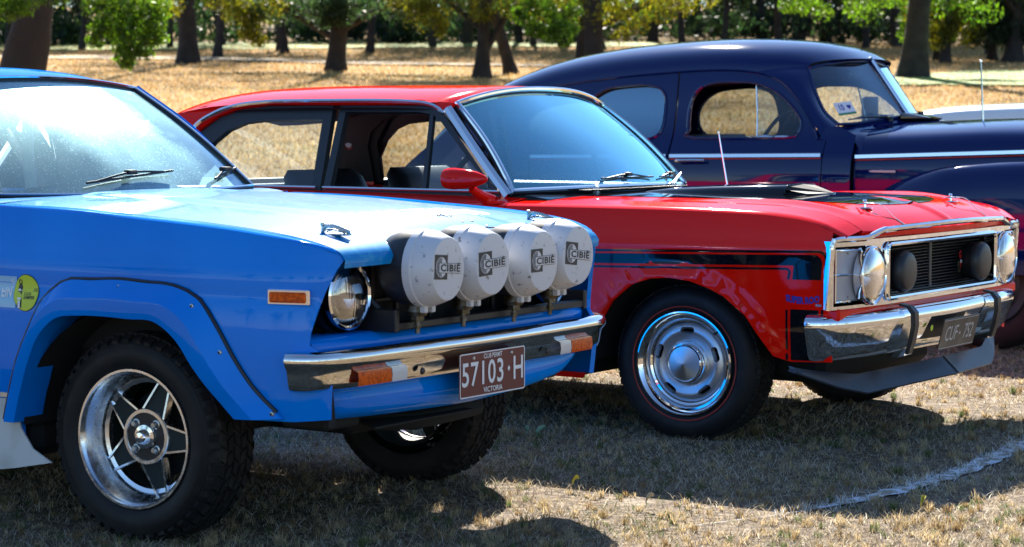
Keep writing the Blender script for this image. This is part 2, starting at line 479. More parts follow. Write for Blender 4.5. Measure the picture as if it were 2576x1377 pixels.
def ground_mat():
    m, nt, b = newmat('dry_grass_ground'); L = nt.links.new
    tc = nt.nodes.new('ShaderNodeTexCoord')
    def noise(sc, det, mp=None):
        n = nt.nodes.new('ShaderNodeTexNoise'); n.inputs['Scale'].default_value = sc; n.inputs['Detail'].default_value = det
        if mp:
            k = nt.nodes.new('ShaderNodeMapping'); k.inputs['Scale'].default_value = mp
            L(tc.outputs['Object'], k.inputs[0]); L(k.outputs[0], n.inputs[0])
        else: L(tc.outputs['Object'], n.inputs[0])
        return n
    big = noise(.16, 4, (.5, 1, 1)); mid = noise(1.7, 5); fine = noise(28, 5)
    r1 = ramp(nt, [(.30, (.26, .20, .05)), (.43, (.46, .27, .085)), (.56, (.52, .33, .12)), (.70, (.34, .26, .06))])
    L(big.outputs[0], r1.inputs[0])
    r2 = ramp(nt, [(.28, (.42, .36, .28)), (.5, (.8, .78, .72)), (.72, (1.12, 1.06, .95))])
    L(mid.outputs[0], r2.inputs[0])
    r3 = ramp(nt, [(.3, (.45, .42, .4)), (.5, (.85, .85, .85)), (.68, (1.25, 1.2, 1.1))])
    L(fine.outputs[0], r3.inputs[0])
    x1 = nt.nodes.new('ShaderNodeMix'); x1.data_type = 'RGBA'; x1.blend_type = 'MULTIPLY'; x1.inputs[0].default_value = .8
    L(r1.outputs[0], x1.inputs[6]); L(r2.outputs[0], x1.inputs[7])
    x2 = nt.nodes.new('ShaderNodeMix'); x2.data_type = 'RGBA'; x2.blend_type = 'MULTIPLY'; x2.inputs[0].default_value = .8
    L(x1.outputs[2], x2.inputs[6]); L(r3.outputs[0], x2.inputs[7])
    sp = nt.nodes.new('ShaderNodeSeparateXYZ'); L(tc.outputs['Object'], sp.inputs[0])
    ba = nt.nodes.new('ShaderNodeMapRange'); ba.inputs[1].default_value = 26; ba.inputs[2].default_value = 15; ba.inputs[3].default_value = -.25; ba.inputs[4].default_value = .35; L(sp.outputs[1], ba.inputs[0])
    n9 = noise(.55, 5); ad = nt.nodes.new('ShaderNodeMath'); ad.operation = 'ADD'; L(n9.outputs[0], ad.inputs[0]); L(ba.outputs[0], ad.inputs[1])
    mk = nt.nodes.new('ShaderNodeMapRange'); mk.inputs[1].default_value = .50; mk.inputs[2].default_value = .66; L(ad.outputs[0], mk.inputs[0])
    n8 = noise(9, 4); r8 = ramp(nt, [(.35, (.10, .075, .06)), (.5, (.24, .18, .13)), (.62, (.45, .38, .29))]); L(n8.outputs[0], r8.inputs[0])
    x3 = nt.nodes.new('ShaderNodeMix'); x3.data_type = 'RGBA'; L(mk.outputs[0], x3.inputs[0]); L(x2.outputs[2], x3.inputs[6]); L(r8.outputs[0], x3.inputs[7])
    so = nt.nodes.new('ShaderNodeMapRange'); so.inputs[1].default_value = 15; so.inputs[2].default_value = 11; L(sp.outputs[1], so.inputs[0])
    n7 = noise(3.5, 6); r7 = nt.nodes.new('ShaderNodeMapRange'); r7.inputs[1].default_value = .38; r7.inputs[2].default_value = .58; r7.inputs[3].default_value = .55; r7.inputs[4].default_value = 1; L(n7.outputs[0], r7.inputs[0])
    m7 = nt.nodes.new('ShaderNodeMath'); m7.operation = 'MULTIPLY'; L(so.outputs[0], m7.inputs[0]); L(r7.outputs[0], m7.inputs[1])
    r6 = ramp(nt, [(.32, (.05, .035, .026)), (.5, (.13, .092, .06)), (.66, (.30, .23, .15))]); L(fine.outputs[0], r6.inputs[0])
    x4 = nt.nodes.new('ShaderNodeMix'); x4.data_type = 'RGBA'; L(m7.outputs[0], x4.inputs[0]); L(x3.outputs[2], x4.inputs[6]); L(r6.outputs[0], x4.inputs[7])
    L(x4.outputs[2], b.inputs['Base Color']); b.inputs['Roughness'].default_value = .9
    b.inputs['Specular IOR Level'].default_value = .15
    bp = nt.nodes.new('ShaderNodeBump'); bp.inputs['Strength'].default_value = .6; bp.inputs['Distance'].default_value = .03
    L(fine.outputs[0], bp.inputs['Height']); L(bp.outputs[0], b.inputs['Normal'])
    return m

def leafy(name, col, trans, var=.35, rough=.5):
    """leaf material: colour varies from leaf to leaf (vertex attribute), light shines through"""
    m, nt, b = newmat(name); L = nt.links.new
    at = nt.nodes.new('ShaderNodeAttribute'); at.attribute_name = 'tone'
    mx = nt.nodes.new('ShaderNodeMix'); mx.data_type = 'RGBA'; mx.blend_type = 'MULTIPLY'; mx.inputs[0].default_value = 1
    mx.inputs[6].default_value = (*col, 1); L(at.outputs['Color'], mx.inputs[7])
    L(mx.outputs[2], b.inputs['Base Color']); b.inputs['Roughness'].default_value = rough; b.inputs['Specular IOR Level'].default_value = .4
    tl = nt.nodes.new('ShaderNodeBsdfTranslucent')
    m2 = nt.nodes.new('ShaderNodeMix'); m2.data_type = 'RGBA'; m2.blend_type = 'MULTIPLY'; m2.inputs[0].default_value = 1
    m2.inputs[6].default_value = (*trans, 1); L(at.outputs['Color'], m2.inputs[7]); L(m2.outputs[2], tl.inputs[0])
    ms = nt.nodes.new('ShaderNodeMixShader'); ms.inputs[0].default_value = .5
    L(b.outputs[0], ms.inputs[1]); L(tl.outputs[0], ms.inputs[2]); L(ms.outputs[0], nt.nodes['Material Output'].inputs[0])
    return m

M['ground'] = ground_mat()
M['path'] = pmat('sandy_path', (.48, .37, .23), .9, var=(1.2, (.36, .26, .14), .4, .6))
M['lawn'] = pmat('watered_lawn', (.20, .30, .03), .85, var=(1.2, (.13, .22, .03), .4, .65), bump=(20, .4, .03))
M['litter'] = pmat('leaf_litter', (.20, .14, .09), .9, var=(6, (.34, .27, .19), .42, .62), bump=(25, .6, .03))
M['chalk'] = pmat('line_chalk', (.62, .64, .68), .9, var=(22, (.30, .26, .2), .42, .54), bump=(40, .6, .01))
M['bark'] = pmat('dark_bark', (.022, .016, .013), .9, var=(3, (.036, .028, .022), .45, .65), bump=(9, .8, .06))
M['bark_brown'] = pmat('brown_bark', (.036, .024, .017), .9, var=(2.5, (.03, .02, .015), .4, .6), bump=(8, .8, .06))
M['leaf'] = leafy('leaf_green', (.055, .12, .016), (.20, .42, .014))
M['leaf_yellow'] = leafy('leaf_yellow', (.09, .11, .012), (.38, .40, .012))
M['leaf_gum'] = leafy('leaf_gum', (.04, .08, .035), (.075, .16, .045))
M['leaf_dark'] = leafy('leaf_dark', (.020, .042, .020), (.035, .075, .022))
M['straw'] = leafy('grass_blades', (1, 1, 1), (1, 1, 1), rough=.6)
M['wood'] = pmat('weathered_post', (.06, .055, .05), .85, bump=(30, .5, .01))

# ground: one sheet to the horizon
gxs = np.unique(np.concatenate([np.linspace(-30, 30, 61), np.linspace(-120, 120, 49), np.linspace(-700, 700, 15)]))
gys = np.unique(np.concatenate([np.linspace(-30, 10, 21), np.linspace(10, 40, 46), np.linspace(40, 160, 61), np.linspace(160, 900, 19), np.linspace(-600, -30, 12)]))
GX, GY = np.meshgrid(gxs, gys, indexing='ij')
tag(obj('ground', g_grid(np.stack([GX, GY, gz(GX, GY)], 2)), M['ground']), 'dry straw-coloured parkland grass on which the cars stand', 'ground', kind='structure')

def px(x, Y, y=None):
    """world x of an image column (2576 wide) at distance Y"""
    return (x - 1288)/5500*Y

def sheet(name, pts_lo, pts_hi, mat, lift, label, cat, n=40, wob=.6):
    a = poly(pts_lo, n); b = poly(pts_hi, n); k = 6
    P = np.zeros((n, k, 3))
    for j in range(k):
        q = a + (b - a)*j/(k-1)
        w = (rng.random(n) - .5)*wob if j in (0, k-1) else np.zeros(n)
        P[:, j, 0] = q[:, 0]; P[:, j, 1] = q[:, 1] + w; P[:, j, 2] = gz(q[:, 0], q[:, 1] + w) + lift
    return tag(obj(name, g_grid(P), mat), label, cat, kind='structure')

sheet('path', [(-40, 76), (-12, 76.5), (-5, 73), (3, 71.5)], [(-40, 82), (-12, 81), (-5, 76), (3, 72)],
      M['path'], .05, 'pale sandy path crossing the park behind the trees', 'path')
sheet('lawn', [(-60, 92), (-14, 92), (-4, 95), (8, 97)], [(-60, 112), (-14, 110), (-4, 108), (8, 104)], M['lawn'], .05,
      'bright green watered lawn strip in the sun behind the dark trunks', 'lawn')
sheet('lawn', [(9, 54), (14, 53), (40, 53)], [(9, 60), (14, 65), (40, 68)], M['lawn'], .05,
      'green lawn strip in the shade of the big tree on the right', 'lawn')
# chalk line on the grass
lp = crs([(.15, 6.35), (.55, 6.60), (.97, 6.90), (1.47, 7.475), (1.93, 8.25), (2.6, 9.5)], 60)
P = np.zeros((60, 3, 3))
for i in range(60):
    t = lp[min(i+1, 59)] - lp[max(i-1, 0)]; t /= np.linalg.norm(t); nrm = np.array([-t[1], t[0]])
    w = .042 + .03*(rng.random() - .5)
    w *= np.clip((lp[i, 0] - .85)/.4, .05, 1)
    for j in range(3): P[i, j] = (*(lp[i] + nrm*w*(j-1)), .006)
tag(obj('painted_line', g_grid(P), M['chalk']), 'white chalk line marked across the grass in front of the cars', 'line', kind='structure')

# ---------------------------------------------------------------- grass blades
def blades(name, X, Y, H, Wd, lean, cols, mat, label):
    n = len(X); a = rng.random(n)*2*math.pi; b = rng.random(n)*2*math.pi
    Z = gz(X, Y)
    dx, dy = np.cos(a)*Wd/2, np.sin(a)*Wd/2
    lx, ly = np.cos(b)*lean*H, np.sin(b)*lean*H
    V = np.zeros((n, 5, 3), np.float32)
    hz = H*np.sqrt(np.clip(1 - lean**2*.8, .05, 1))
    V[:, 0] = np.stack([X - dx, Y - dy, Z - .004], 1); V[:, 1] = np.stack([X + dx, Y + dy, Z - .004], 1)
    V[:, 2] = np.stack([X + dx*.8 + lx*.4, Y + dy*.8 + ly*.4, Z + hz*.6], 1); V[:, 3] = np.stack([X - dx*.8 + lx*.4, Y - dy*.8 + ly*.4, Z + hz*.6], 1)
    V[:, 4] = np.stack([X + lx, Y + ly, Z + hz], 1)
    base = (np.arange(n)*5)[:, None]
    loops = np.concatenate([base + np.array([0, 1, 2, 3]), base + np.array([3, 2, 4])], 1).ravel()
    me = bpy.data.meshes.new(name)
    me.vertices.add(n*5); me.vertices.foreach_set('co', V.ravel())
    me.loops.add(len(loops)); me.loops.foreach_set('vertex_index', loops.astype(np.int32))
    me.polygons.add(2*n)
    st = np.stack([np.arange(n)*7, np.arange(n)*7 + 4], 1).ravel()
    me.polygons.foreach_set('loop_start', st.astype(np.int32))
    me.update(calc_edges=True)
    at = me.attributes.new('tone', 'FLOAT_COLOR', 'POINT')
    c4 = np.ones((n, 5, 4), np.float32); c4[:, :, :3] = cols[:, None]
    at.data.foreach_set('color', c4.ravel())
    me.materials.append(mat)
    return tag(link(name, me), label, 'grass', kind='stuff')

def grass_cols(X, Y, green_bias=0.0):
    n = len(X)
    straw = np.array([(.44, .345, .20), (.60, .52, .37), (.31, .225, .12), (.15, .105, .065), (.74, .69, .56)])
    green = np.array([(.09, .14, .03), (.15, .19, .045), (.07, .11, .04)])
    k = rng.choice(5, n, p=[.26, .20, .20, .20, .14]); c = straw[k]
    g = vnoise(X, Y, 2.6, 3)*.6 + vnoise(X, Y, 9, 5)*.4
    isg = rng.random(n) < np.clip((g - .58)*2.6 + green_bias, 0.02, .75)
    c = np.where(isg[:, None], green[rng.choice(3, n)], c)
    br = .75 + .5*vnoise(X, Y, 1.4, 9)
    return c*br[:, None], isg

def scatter(n, y0, y1, pw, margin):
    u = rng.random(n); q = 1 - pw
    Y = (y0**q + u*(y1**q - y0**q))**(1/q)
    X = (rng.random(n)*2 - 1)*(Y*.245 + margin)
    return X, Y

def line_dist(X, Y):
    return np.min([np.abs((X - lp[i, 0])*-(lp[i+1, 1]-lp[i, 1]) + (Y - lp[i, 1])*(lp[i+1, 0]-lp[i, 0]))/np.linalg.norm(lp[i+1]-lp[i])
            + 9*((X < lp[i, 0]-.02) | (X > lp[i+1, 0]+.02)) for i in range(0, 59)], axis=0)
def chalked(X, Y, cols):
    fade = np.clip((X - .75)/.35, 0, 1)
    onl = (line_dist(X, Y) < .042 + .03*rng.random(len(X))) & (rng.random(len(X)) < .6*fade)
    cols[onl] = np.array([.80, .82, .85]); return cols
# matted dead blades lying on the soil
X, Y = scatter(360000, 4.7, 13.5, .7, .5)
keep = rng.random(len(X)) < np.clip(-.1 + 1.7*vnoise(X, Y, 2.4, 31)*.6 + 1.0*vnoise(X, Y, 9, 33)*.6, .08, 1)
X, Y = X[keep], Y[keep]
cols, isg = grass_cols(X, Y)
cols = chalked(X, Y, cols)
lean = np.clip(.75 + .36*rng.random(len(X)), 0, 1.09)
blades('grass', X, Y, .014 + .034*rng.random(len(X))**1.5, (.0014 + .0017*rng.random(len(X)))*(Y/7)**.5, lean, cols, M['straw'], 'matted dry straw grass lying flat around the car wheels')
# upright tufts
nt_ = 5200; tx_, ty_ = scatter(nt_, 4.7, 13.5, .7, .5); big = vnoise(tx_, ty_, 1.6, 51)
nb = np.clip((14 + 46*rng.random(nt_)*big), 8, 60).astype(int); ti = np.repeat(np.arange(nt_), nb); n_ = len(ti)
rad_ = (.008 + .03*rng.random(nt_)*big)[ti]; an_ = rng.random(n_)*6.283; rr0 = np.sqrt(rng.random(n_))*rad_
X = tx_[ti] + rr0*np.cos(an_); Y = ty_[ti] + rr0*np.sin(an_)
kind = rng.random(nt_); g_ = vnoise(tx_, ty_, 1.9, 3)
tint = np.where((kind < .10 + .30*(g_ > .60))[:, None], np.array([.12, .165, .05]), np.where((kind > .78)[:, None], np.array([.30, .20, .085]), np.array([.52, .40, .22])))
cols = tint[ti]*(.55 + .8*rng.random(n_))[:, None]
cols = chalked(X, Y, cols)
hh_ = (.012 + .034*rng.random(nt_)*(.4 + .9*big))[ti]*(.5 + .7*rng.random(n_))
blades('grass', X, Y, hh_, (.0015 + .0018*rng.random(n_))*(Y/7)**.5, np.clip(.15 + .75*rng.random(n_), 0, 1), cols, M['straw'], 'small upright tufts of straw and green grass around the cars')
X, Y = scatter(230000, 13.5, 105, 1.1, 3)
cols, isg = grass_cols(X, Y, .03)
blades('grass', X, Y, (.03 + .05*rng.random(len(X)))*(Y/25)**.5, (.006 + .008*rng.random(len(X)))*(Y/18)**.7, np.clip(.3 + .7*rng.random(len(X)), 0, 1), (cols*.6 + cols.mean(0)*.55)*np.array([1.12, .86, .56]), M['straw'],
       'sunlit dry grass of the open field behind the cars')

# fallen leaves and a seedling
def fallen_leaf(x, y, s, rz, col, label):
    n = 7; t = np.linspace(0, 1, n); w = np.sin(t*math.pi)**.8*.3
    P = np.zeros((n, 3, 3))
    for j, sg in enumerate((-1, 0, 1)):
        P[:, j, 0] = (t - .5)*s; P[:, j, 1] = sg*w*s; P[:, j, 2] = .022 + .012*np.sin(t*3) + (.012 if sg else 0) + .018*t
    o = obj('fallen_leaf', g_grid(P), col); o.location = (x, y, 0); o.rotation_euler = (R(12), R(-8), rz)
    tag(o, label, 'leaf', 'fallen leaves on the grass')
def gp(xp, yp):
    Y = 1.23*5500/(yp - 310); return (xp - 1288)/5500*Y, Y
M['leaf_flat'] = pmat('fallen_leaf_green', (.16, .24, .13), .6)
M['leaf_tan'] = pmat('fallen_leaf_tan', (.42, .34, .22), .6)
M['leaf_flat_y'] = pmat('fallen_leaf_yellow', (.45, .40, .05), .6)
for xp, yp, s, rz, mt, lb in ((1362, 1112, .05, .5, 'leaf_flat', 'pale green gum leaf on the grass in front of the red wheel'),
        (1318, 1110, .028, 2.2, 'leaf_flat', 'small green leaf beside the pale gum leaf on the grass'),
        (1640, 1290, .03, .2, 'leaf_tan', 'curled tan leaf on sunlit grass in front of the blue car'),
        (1455, 1243, .028, -.3, 'leaf_flat_y', 'yellow leaf at the edge of the red car shadow'),
        (2325, 1297, .028, 1.2, 'leaf_flat_y', 'yellow leaf below the chalk line on the right')):
    fallen_leaf(*gp(xp, yp), s, rz, M[mt], lb)

# ---------------------------------------------------------------- trees
def leaf_mesh(name, clumps, mat, size, seed, aspect=.36, droop=.5):
    r = np.random.default_rng(seed); Vs = []; T = []
    for (cx, cy, cz, rad, n) in clumps:
        d = r.normal(size=(n, 3)); d /= np.linalg.norm(d, axis=1)[:, None]
        p = np.array([cx, cy, cz]) + d*(rad*(r.random(n)**.45))[:, None]*np.array([1, 1, .8])
        ax = r.normal(size=(n, 3)); ax[:, 2] -= droop*1.5; ax /= np.linalg.norm(ax, axis=1)[:, None]
        sd = np.cross(ax, r.normal(size=(n, 3))); sd /= np.linalg.norm(sd, axis=1)[:, None] + 1e-9
        L = size*(.6 + .8*r.random(n))[:, None]; W = L*aspect
        Vs.append(np.stack([p - ax*L/2, p + sd*W/2, p + ax*L/2, p - sd*W/2], 1))
        t = (.25 + 1.0*r.random((n, 1)))*np.ones((n, 3)); t *= (.65 + .6*r.random())
        t[:, 0] *= (.85 + .4*r.random(n))
        T.append(np.repeat(t[:, None], 4, 1))
    V = np.concatenate(Vs).reshape(-1, 3); n = len(V)//4; T = np.concatenate(T).reshape(-1, 3)
    me = bpy.data.meshes.new(name)
    me.vertices.add(4*n); me.vertices.foreach_set('co', V.astype(np.float32).ravel())
    me.loops.add(4*n); me.loops.foreach_set('vertex_index', np.arange(4*n, dtype=np.int32))
    me.polygons.add(n); me.polygons.foreach_set('loop_start', np.arange(0, 4*n, 4, dtype=np.int32))
    me.update(calc_edges=True)
    at = me.attributes.new('tone', 'FLOAT_COLOR', 'POINT')
    at.data.foreach_set('color', np.concatenate([T, np.ones((4*n, 1))], 1).astype(np.float32).ravel())
    me.materials.append(mat)
    return me

def tree(name, seed, loc, r0, height, lean, crown_z, crown_r, label, leafmat='leaf', bark='bark', group=None,
         nclump=46, per=85, leaf=.2, extra=(), limbs=7, fork=None, cat='tree', low=0.0, fringe=0):
    r = np.random.default_rng(seed)
    root = empty(name, loc); tag(root, label, cat, group)
    g = []; n = 34
    z = np.linspace(-.15, height*.8, n)
    bend = (r.random(2) - .5)*.05*height
    P = np.stack([lean[0]*z + bend[0]*np.sin(z/height*4), lean[1]*z + bend[1]*np.sin(z/height*5), z], 1)
    rad = r0*(1 - .75*np.linspace(0, 1, n)) * (1 + .55*np.exp(-np.clip(z, 0, None)/(r0*1.2)))
    V, Fc = g_tube(P, rad, 18)
    k = np.arange(len(V)); ring = k//18; ang = (k % 18)
    lump = (vnoise(ang*1.0, ring*.35, .45, seed) - .5)*.34 + (vnoise(ang*1.0, ring*1.0, .9, seed + 5) - .5)*.16
    V = V + (V - P[ring])*lump[:, None]; g.append((V, Fc))
    tips = []
    specs = [(crown_z*(.55 + .75*r.random()), r.random()*2*math.pi, .45 + .6*r.random()) for _ in range(limbs)]
    if fork: specs = list(fork) + specs
    for hz, az, up in specs:
        i = int(np.clip(np.searchsorted(z, hz), 1, n-2)); s = P[i]; L = crown_r*(.7 + .5*r.random())
        e = s + np.array([math.cos(az)*L, math.sin(az)*L, up*L])
        m = (s + e)/2 + np.array([0, 0, -.08*L + .2*L*r.random()])
        q = crs([s, m, e], 8); g.append(g_tube(q, np.linspace(rad[i]*.5, rad[i]*.12, 8), 7)); tips += [e, m]
    trunk = obj('trunk', g, M[bark], root, sharp=0)
    cl = []
    for k in range(nclump):
        if k < len(tips) and r.random() < .8: c = tips[k] + r.normal(size=3)*.3
        else:
            d = r.normal(size=3); d /= np.linalg.norm(d); rr = crown_r*(.35 + .65*r.random())
            c = np.array([P[-4][0], P[-4][1], crown_z + (height - crown_z)*.45]) + d*rr*np.array([1, 1, .7])
        c[2] = max(c[2], crown_z*.72 + low*0)
        cl.append((*c, crown_r*(.16 + .15*r.random()), per))
    cl += list(extra)
    if fringe:
        for _ in range(fringe):
            xq = loc[0] + rng.uniform(-1, 1)*crown_r*.75; yq = loc[1] + rng.uniform(-1.5, 1.5)
            zq = 1.23 + (310 - rng.uniform(-70, 38))/5500*yq
            cl.append((xq - loc[0], yq - loc[1], zq - loc[2], rng.uniform(.35, .75), int(per*1.6)))
    cl = [(a_, b_, c_, d_, int(e_*1.9)) for a_, b_, c_, d_, e_ in cl]
    me = leaf_mesh('crown', cl, M[leafmat], leaf*.72, seed + 100)
    link('crown', me, root)
    return root

def at(xp, Y): return (px(xp, Y), Y, float(gz(px(xp, Y), Y)))

def hang(xp, yp, Y, base, rad, n, dy=0.0):
    """foliage clump whose place is given by image column/row at distance Y, relative to a tree base"""
    x = px(xp, Y); zz = 1.23 + (310 - yp)/5500*Y
    return (x - base[0], Y - base[1] + dy, zz - base[2], rad, n)

b1 = at(35, 40)
tree('leaning_tree', 1, b1, .40, 9, (.20, .05), 4.0, 3.4, 'broad leaning brown trunk with bright green leaves hanging beside it, at far left', 'leaf', 'bark_brown', leaf=.13,
     extra=[hang(xp, yp, 38, b1, rd, nn) for xp, yp, rd, nn in ((255, 15, .33, 260), (330, 10, .40, 420), (395, 25, .32, 260), (300, 60, .38, 420), (375, 65, .36, 380), (260, 75, .25, 200),
            (330, 105, .34, 380), (395, 95, .25, 200), (245, 105, .18, 110), (320, 140, .24, 230), (365, 130, .22, 170), (325, 163, .13, 80), (30, 25, .3, 260), (60, 0, .4, 300), (150, -15, .35, 200))])
b2 = at(480, 73)
tree('gum_tree', 2, b2, .31, 13, (.01, 0), 4.6, 4.0, 'thick dark trunk standing alone left of centre with yellow-green sprig to its right', 'leaf_yellow', fringe=10, leaf=.17,
     extra=[hang(xp, yp, 66, b2, rd, nn) for xp, yp, rd, nn in ((560, 0, .6, 240), (610, 25, .5, 240), (640, 55, .4, 220), (630, 85, .38, 260), (655, 105, .28, 160), (600, 40, .5, 140), (690, 10, .5, 180), (430, 20, .5, 150))])
b3 = at(720, 86)
tree('slim_tree', 3, b3, .15, 9, (-.01, 0), 2.4, 2.4, 'slim tree with thin straight trunk on the green lawn', 'leaf_gum', fringe=10, leaf=.2)
b4 = at(846, 67)
tree('spreading_tree', 4, b4, .28, 11, (.0, 0), 2.9, 4.2, 'dark forked tree with a long limb reaching left, bluish leaves, beside the path', 'leaf_gum', fringe=16, leaf=.2,
     fork=[(.8, math.pi*.98, .55), (1.1, .1, .5), (1.3, math.pi*1.03, .35)],
     extra=[hang(xp, yp, 66, b4, rd, nn) for xp, yp, rd, nn in ((840, 10, .6, 360), (860, 40, .5, 320), (815, 60, .3, 130), (930, 15, .6, 150), (1000, 30, .5, 100), (750, 10, .6, 90))])
b5 = at(1210, 61)
tree('forked_tree', 5, b5, .21, 10, (.0, 0), 2.6, 3.6, 'dark slender tree forking low, with a branch leaning right', 'leaf_yellow', fringe=12, leaf=.18,
     fork=[(.55, .15, 1.6), (1.2, 2.9, .9)],
     extra=[hang(xp, yp, 60, b5, rd, nn) for xp, yp, rd, nn in ((1060, 20, .38, 160), (1105, 60, .3, 110), (1110, 85, .2, 60), (1180, 5, .6, 120), (1290, 20, .5, 110))])
b6 = at(1287, 65)
tree('leaning_tree', 6, b6, .19, 9, (-.28, 0), 3.2, 3.0, 'thin grey trunk leaning to the left behind the forked tree', 'leaf_gum', fringe=12, leaf=.2)
b7 = at(1462, 57)
tree('gum_tree', 7, b7, .19, 12, (.0, .0), 4.5, 3.2, 'left and thinner of the twin dark trunks behind the roof of the navy car', 'leaf', fringe=8, leaf=.15,
     extra=[hang(xp, yp, 52, b7, rd, nn) for xp, yp, rd, nn in ((1320, 45, .28, 210), (1345, 75, .26, 200), (1370, 25, .3, 200), (1385, 90, .26, 170), (1400, 55, .28, 200), (1420, 105, .2, 110), (1300, 30, .15, 60), (1440, 30, .3, 150), (1330, 5, .25, 130), (1430, 75, .3, 150))])
b8 = at(1497, 56)
tree('gum_tree', 8, b8, .25, 13, (.005, 0), 4.2, 3.8, 'right and thicker of the twin dark trunks, with a limb rising right', 'leaf_yellow', fringe=14, leaf=.15,
     fork=[(1.35, -.05, .62)],
     extra=[hang(xp, yp, 55, b8, rd, nn) for xp, yp, rd, nn in ((1560, 20, .45, 170), (1600, 60, .4, 130), (1650, 25, .5, 190), (1700, 10, .5, 160), (1560, 90, .3, 70))])
b9 = at(2293, 60)
tree('gum_tree', 9, b9, .36, 14, (.01, 0), 5.0, 4.6, 'massive dark trunk to the right of the navy car windscreen', 'leaf', fringe=16, leaf=.17,
     extra=[hang(xp, yp, 62, b9, rd, nn) for xp, yp, rd, nn in ((2020, 10, .5, 150), (2060, 30, .4, 90), (2240, 5, .3, 60), (2150, 20, .45, 90))])
specR = [(2352, 77, .12, 'leaf', 'bushy pale green tree close right of the massive trunk'), (2372, 74, .17, 'leaf_yellow', 'second bushy tree right of the massive trunk, lighter and thicker-stemmed'),
         (2492, 76, .16, 'leaf_gum', 'grey-green bushy tree near the right edge of the picture'), (2545, 74, .3, 'leaf_dark', 'dark stout tree at the right edge of the picture')]
for i, (xp, Y, r0, lm, lb) in enumerate(specR):
    bb = at(xp, Y)
    tree('bushy_tree', 20 + i, bb, r0, 7.5, (0, 0), 2.6, 2.6, lb, lm, leaf=.2, nclump=40, per=90, fringe=6,
         extra=[hang(xp + rng.uniform(-75, 75), rng.uniform(0, 105), Y, bb, .5, 120) for _ in range(16)])
# far wood: a few patterns, copied
M_far = []
for i, lm in enumerate(('leaf_dark', 'leaf_gum', 'leaf', 'leaf_dark')):
    t = tree('woodland_tree', 40 + i, (px(300 + 600*i, 118 + 5*i), 118 + 5*i, float(gz(0, 118 + 5*i))), .20, 13, (0.02*(i - 1.5), 0), 3.4, 4.4,
             'slender tree of the dark far wood behind the lawn', lm, leaf=.34, nclump=56, per=60, group='trees of the far wood')
    M_far.append(t)
for k in range(92):
    t = copy_tree(M_far[k % 4]); Y = rng.uniform(104, 190) if k > 14 else rng.uniform(96, 112)
    x = px(rng.uniform(-250, 2850), Y); s = rng.uniform(.75, 1.25)
    t.location = (x, Y, float(gz(x, Y))); t.rotation_euler = (0, 0, rng.uniform(0, 6.28)); t.scale = (s, s, s*1.5)
ORD = 'first second third fourth fifth sixth seventh eighth ninth tenth eleventh twelfth thirteenth fourteenth fifteenth sixteenth'.split()
for k in range(16):
    t = copy_tree(M_far[k % 4]); Y = rng.uniform(80, 98); x = px((k + .5)*161 + rng.uniform(-60, 60), Y); s = rng.uniform(.6, .85)
    t.location = (x, Y, float(gz(x, Y))); t.rotation_euler = (0, 0, rng.uniform(0, 6.28)); t.scale = (s, s, s)
    t['label'] = 'small tree in front of the far wood, %s from the left of its row' % ORD[k]; t['group'] = 'trees in front of the far wood'
# undergrowth at the back
cl = []
for k in range(1500):
    Y = rng.uniform(112, 175) if k > 260 else rng.uniform(103, 114); xp = rng.uniform(-300, 2900); x = px(xp, Y); rd = rng.uniform(.6, 1.6)
    cl.append((x, Y, float(gz(x, Y)) + rd*.5 + (rng.uniform(0, 4.5) if k > 260 else rng.uniform(0, .6)), rd, 55))
o = link('undergrowth', leaf_mesh('undergrowth', cl, M['leaf_dark'], .45, 77))
tag(o, 'dark scrub and undergrowth filling the far wood', 'shrubs', kind='stuff')
# park trees at the photographer's back: they show as reflections in the windows and chrome
for i in range(11):
    aa = R(184 + 172*i/10 + rng.uniform(-6, 6)); rr_ = rng.uniform(44, 70); x, y, s = rr_*math.cos(aa), rr_*math.sin(aa), rng.uniform(.75, 1.15)
    t = copy_tree(M_far[i % 4]); t.location = (x, y, 0); t.scale = (s, s, s)
    t['label'] = 'park tree at the photographer'"'"'s back, seen only in reflections'; t['group'] = 'trees seen as reflections'
# post beyond the navy car
o = obj('wooden_post', g_box(-.07, .07, -.07, .07, -.1, 1.15, .012), M['wood']); o.location = at(2186, 20.5)
tag(o, 'short square post standing on the grass, seen through the navy car windscreen', 'post')

# ================================================================ CARS: shared builders
def side_S(Wf, sg, off=0.0):
    return lambda u, v: np.stack([u, sg*(Wf(u, v) + off), v], 1)

def axle(y, z, sg):
    """frame of a wheel: local z points outwards"""
    return Matrix.Translation((0, y, z)) @ (Matrix.Rotation(R(90), 4, 'X') if sg < 0 else Matrix.Rotation(R(-90), 4, 'X'))

def tyre_prof(r, rr, w, bulge=.012):
    """half-round section: rim edge -> sidewall -> tread -> other rim edge; h=0 is the outer face"""
    return [(rr, -.012), (rr + .012, .0), (rr + (r-rr)*.45, .004 + bulge*.4), (rr + (r-rr)*.72, .004), (r - .016, -.006), (r - .004, -.018), (r, -.032),
            (r, -w + .03), (r - .004, -w + .016), (r - .016, -w + .004), (rr + (r-rr)*.5, -w - .004), (rr + .005, -w + .012)]

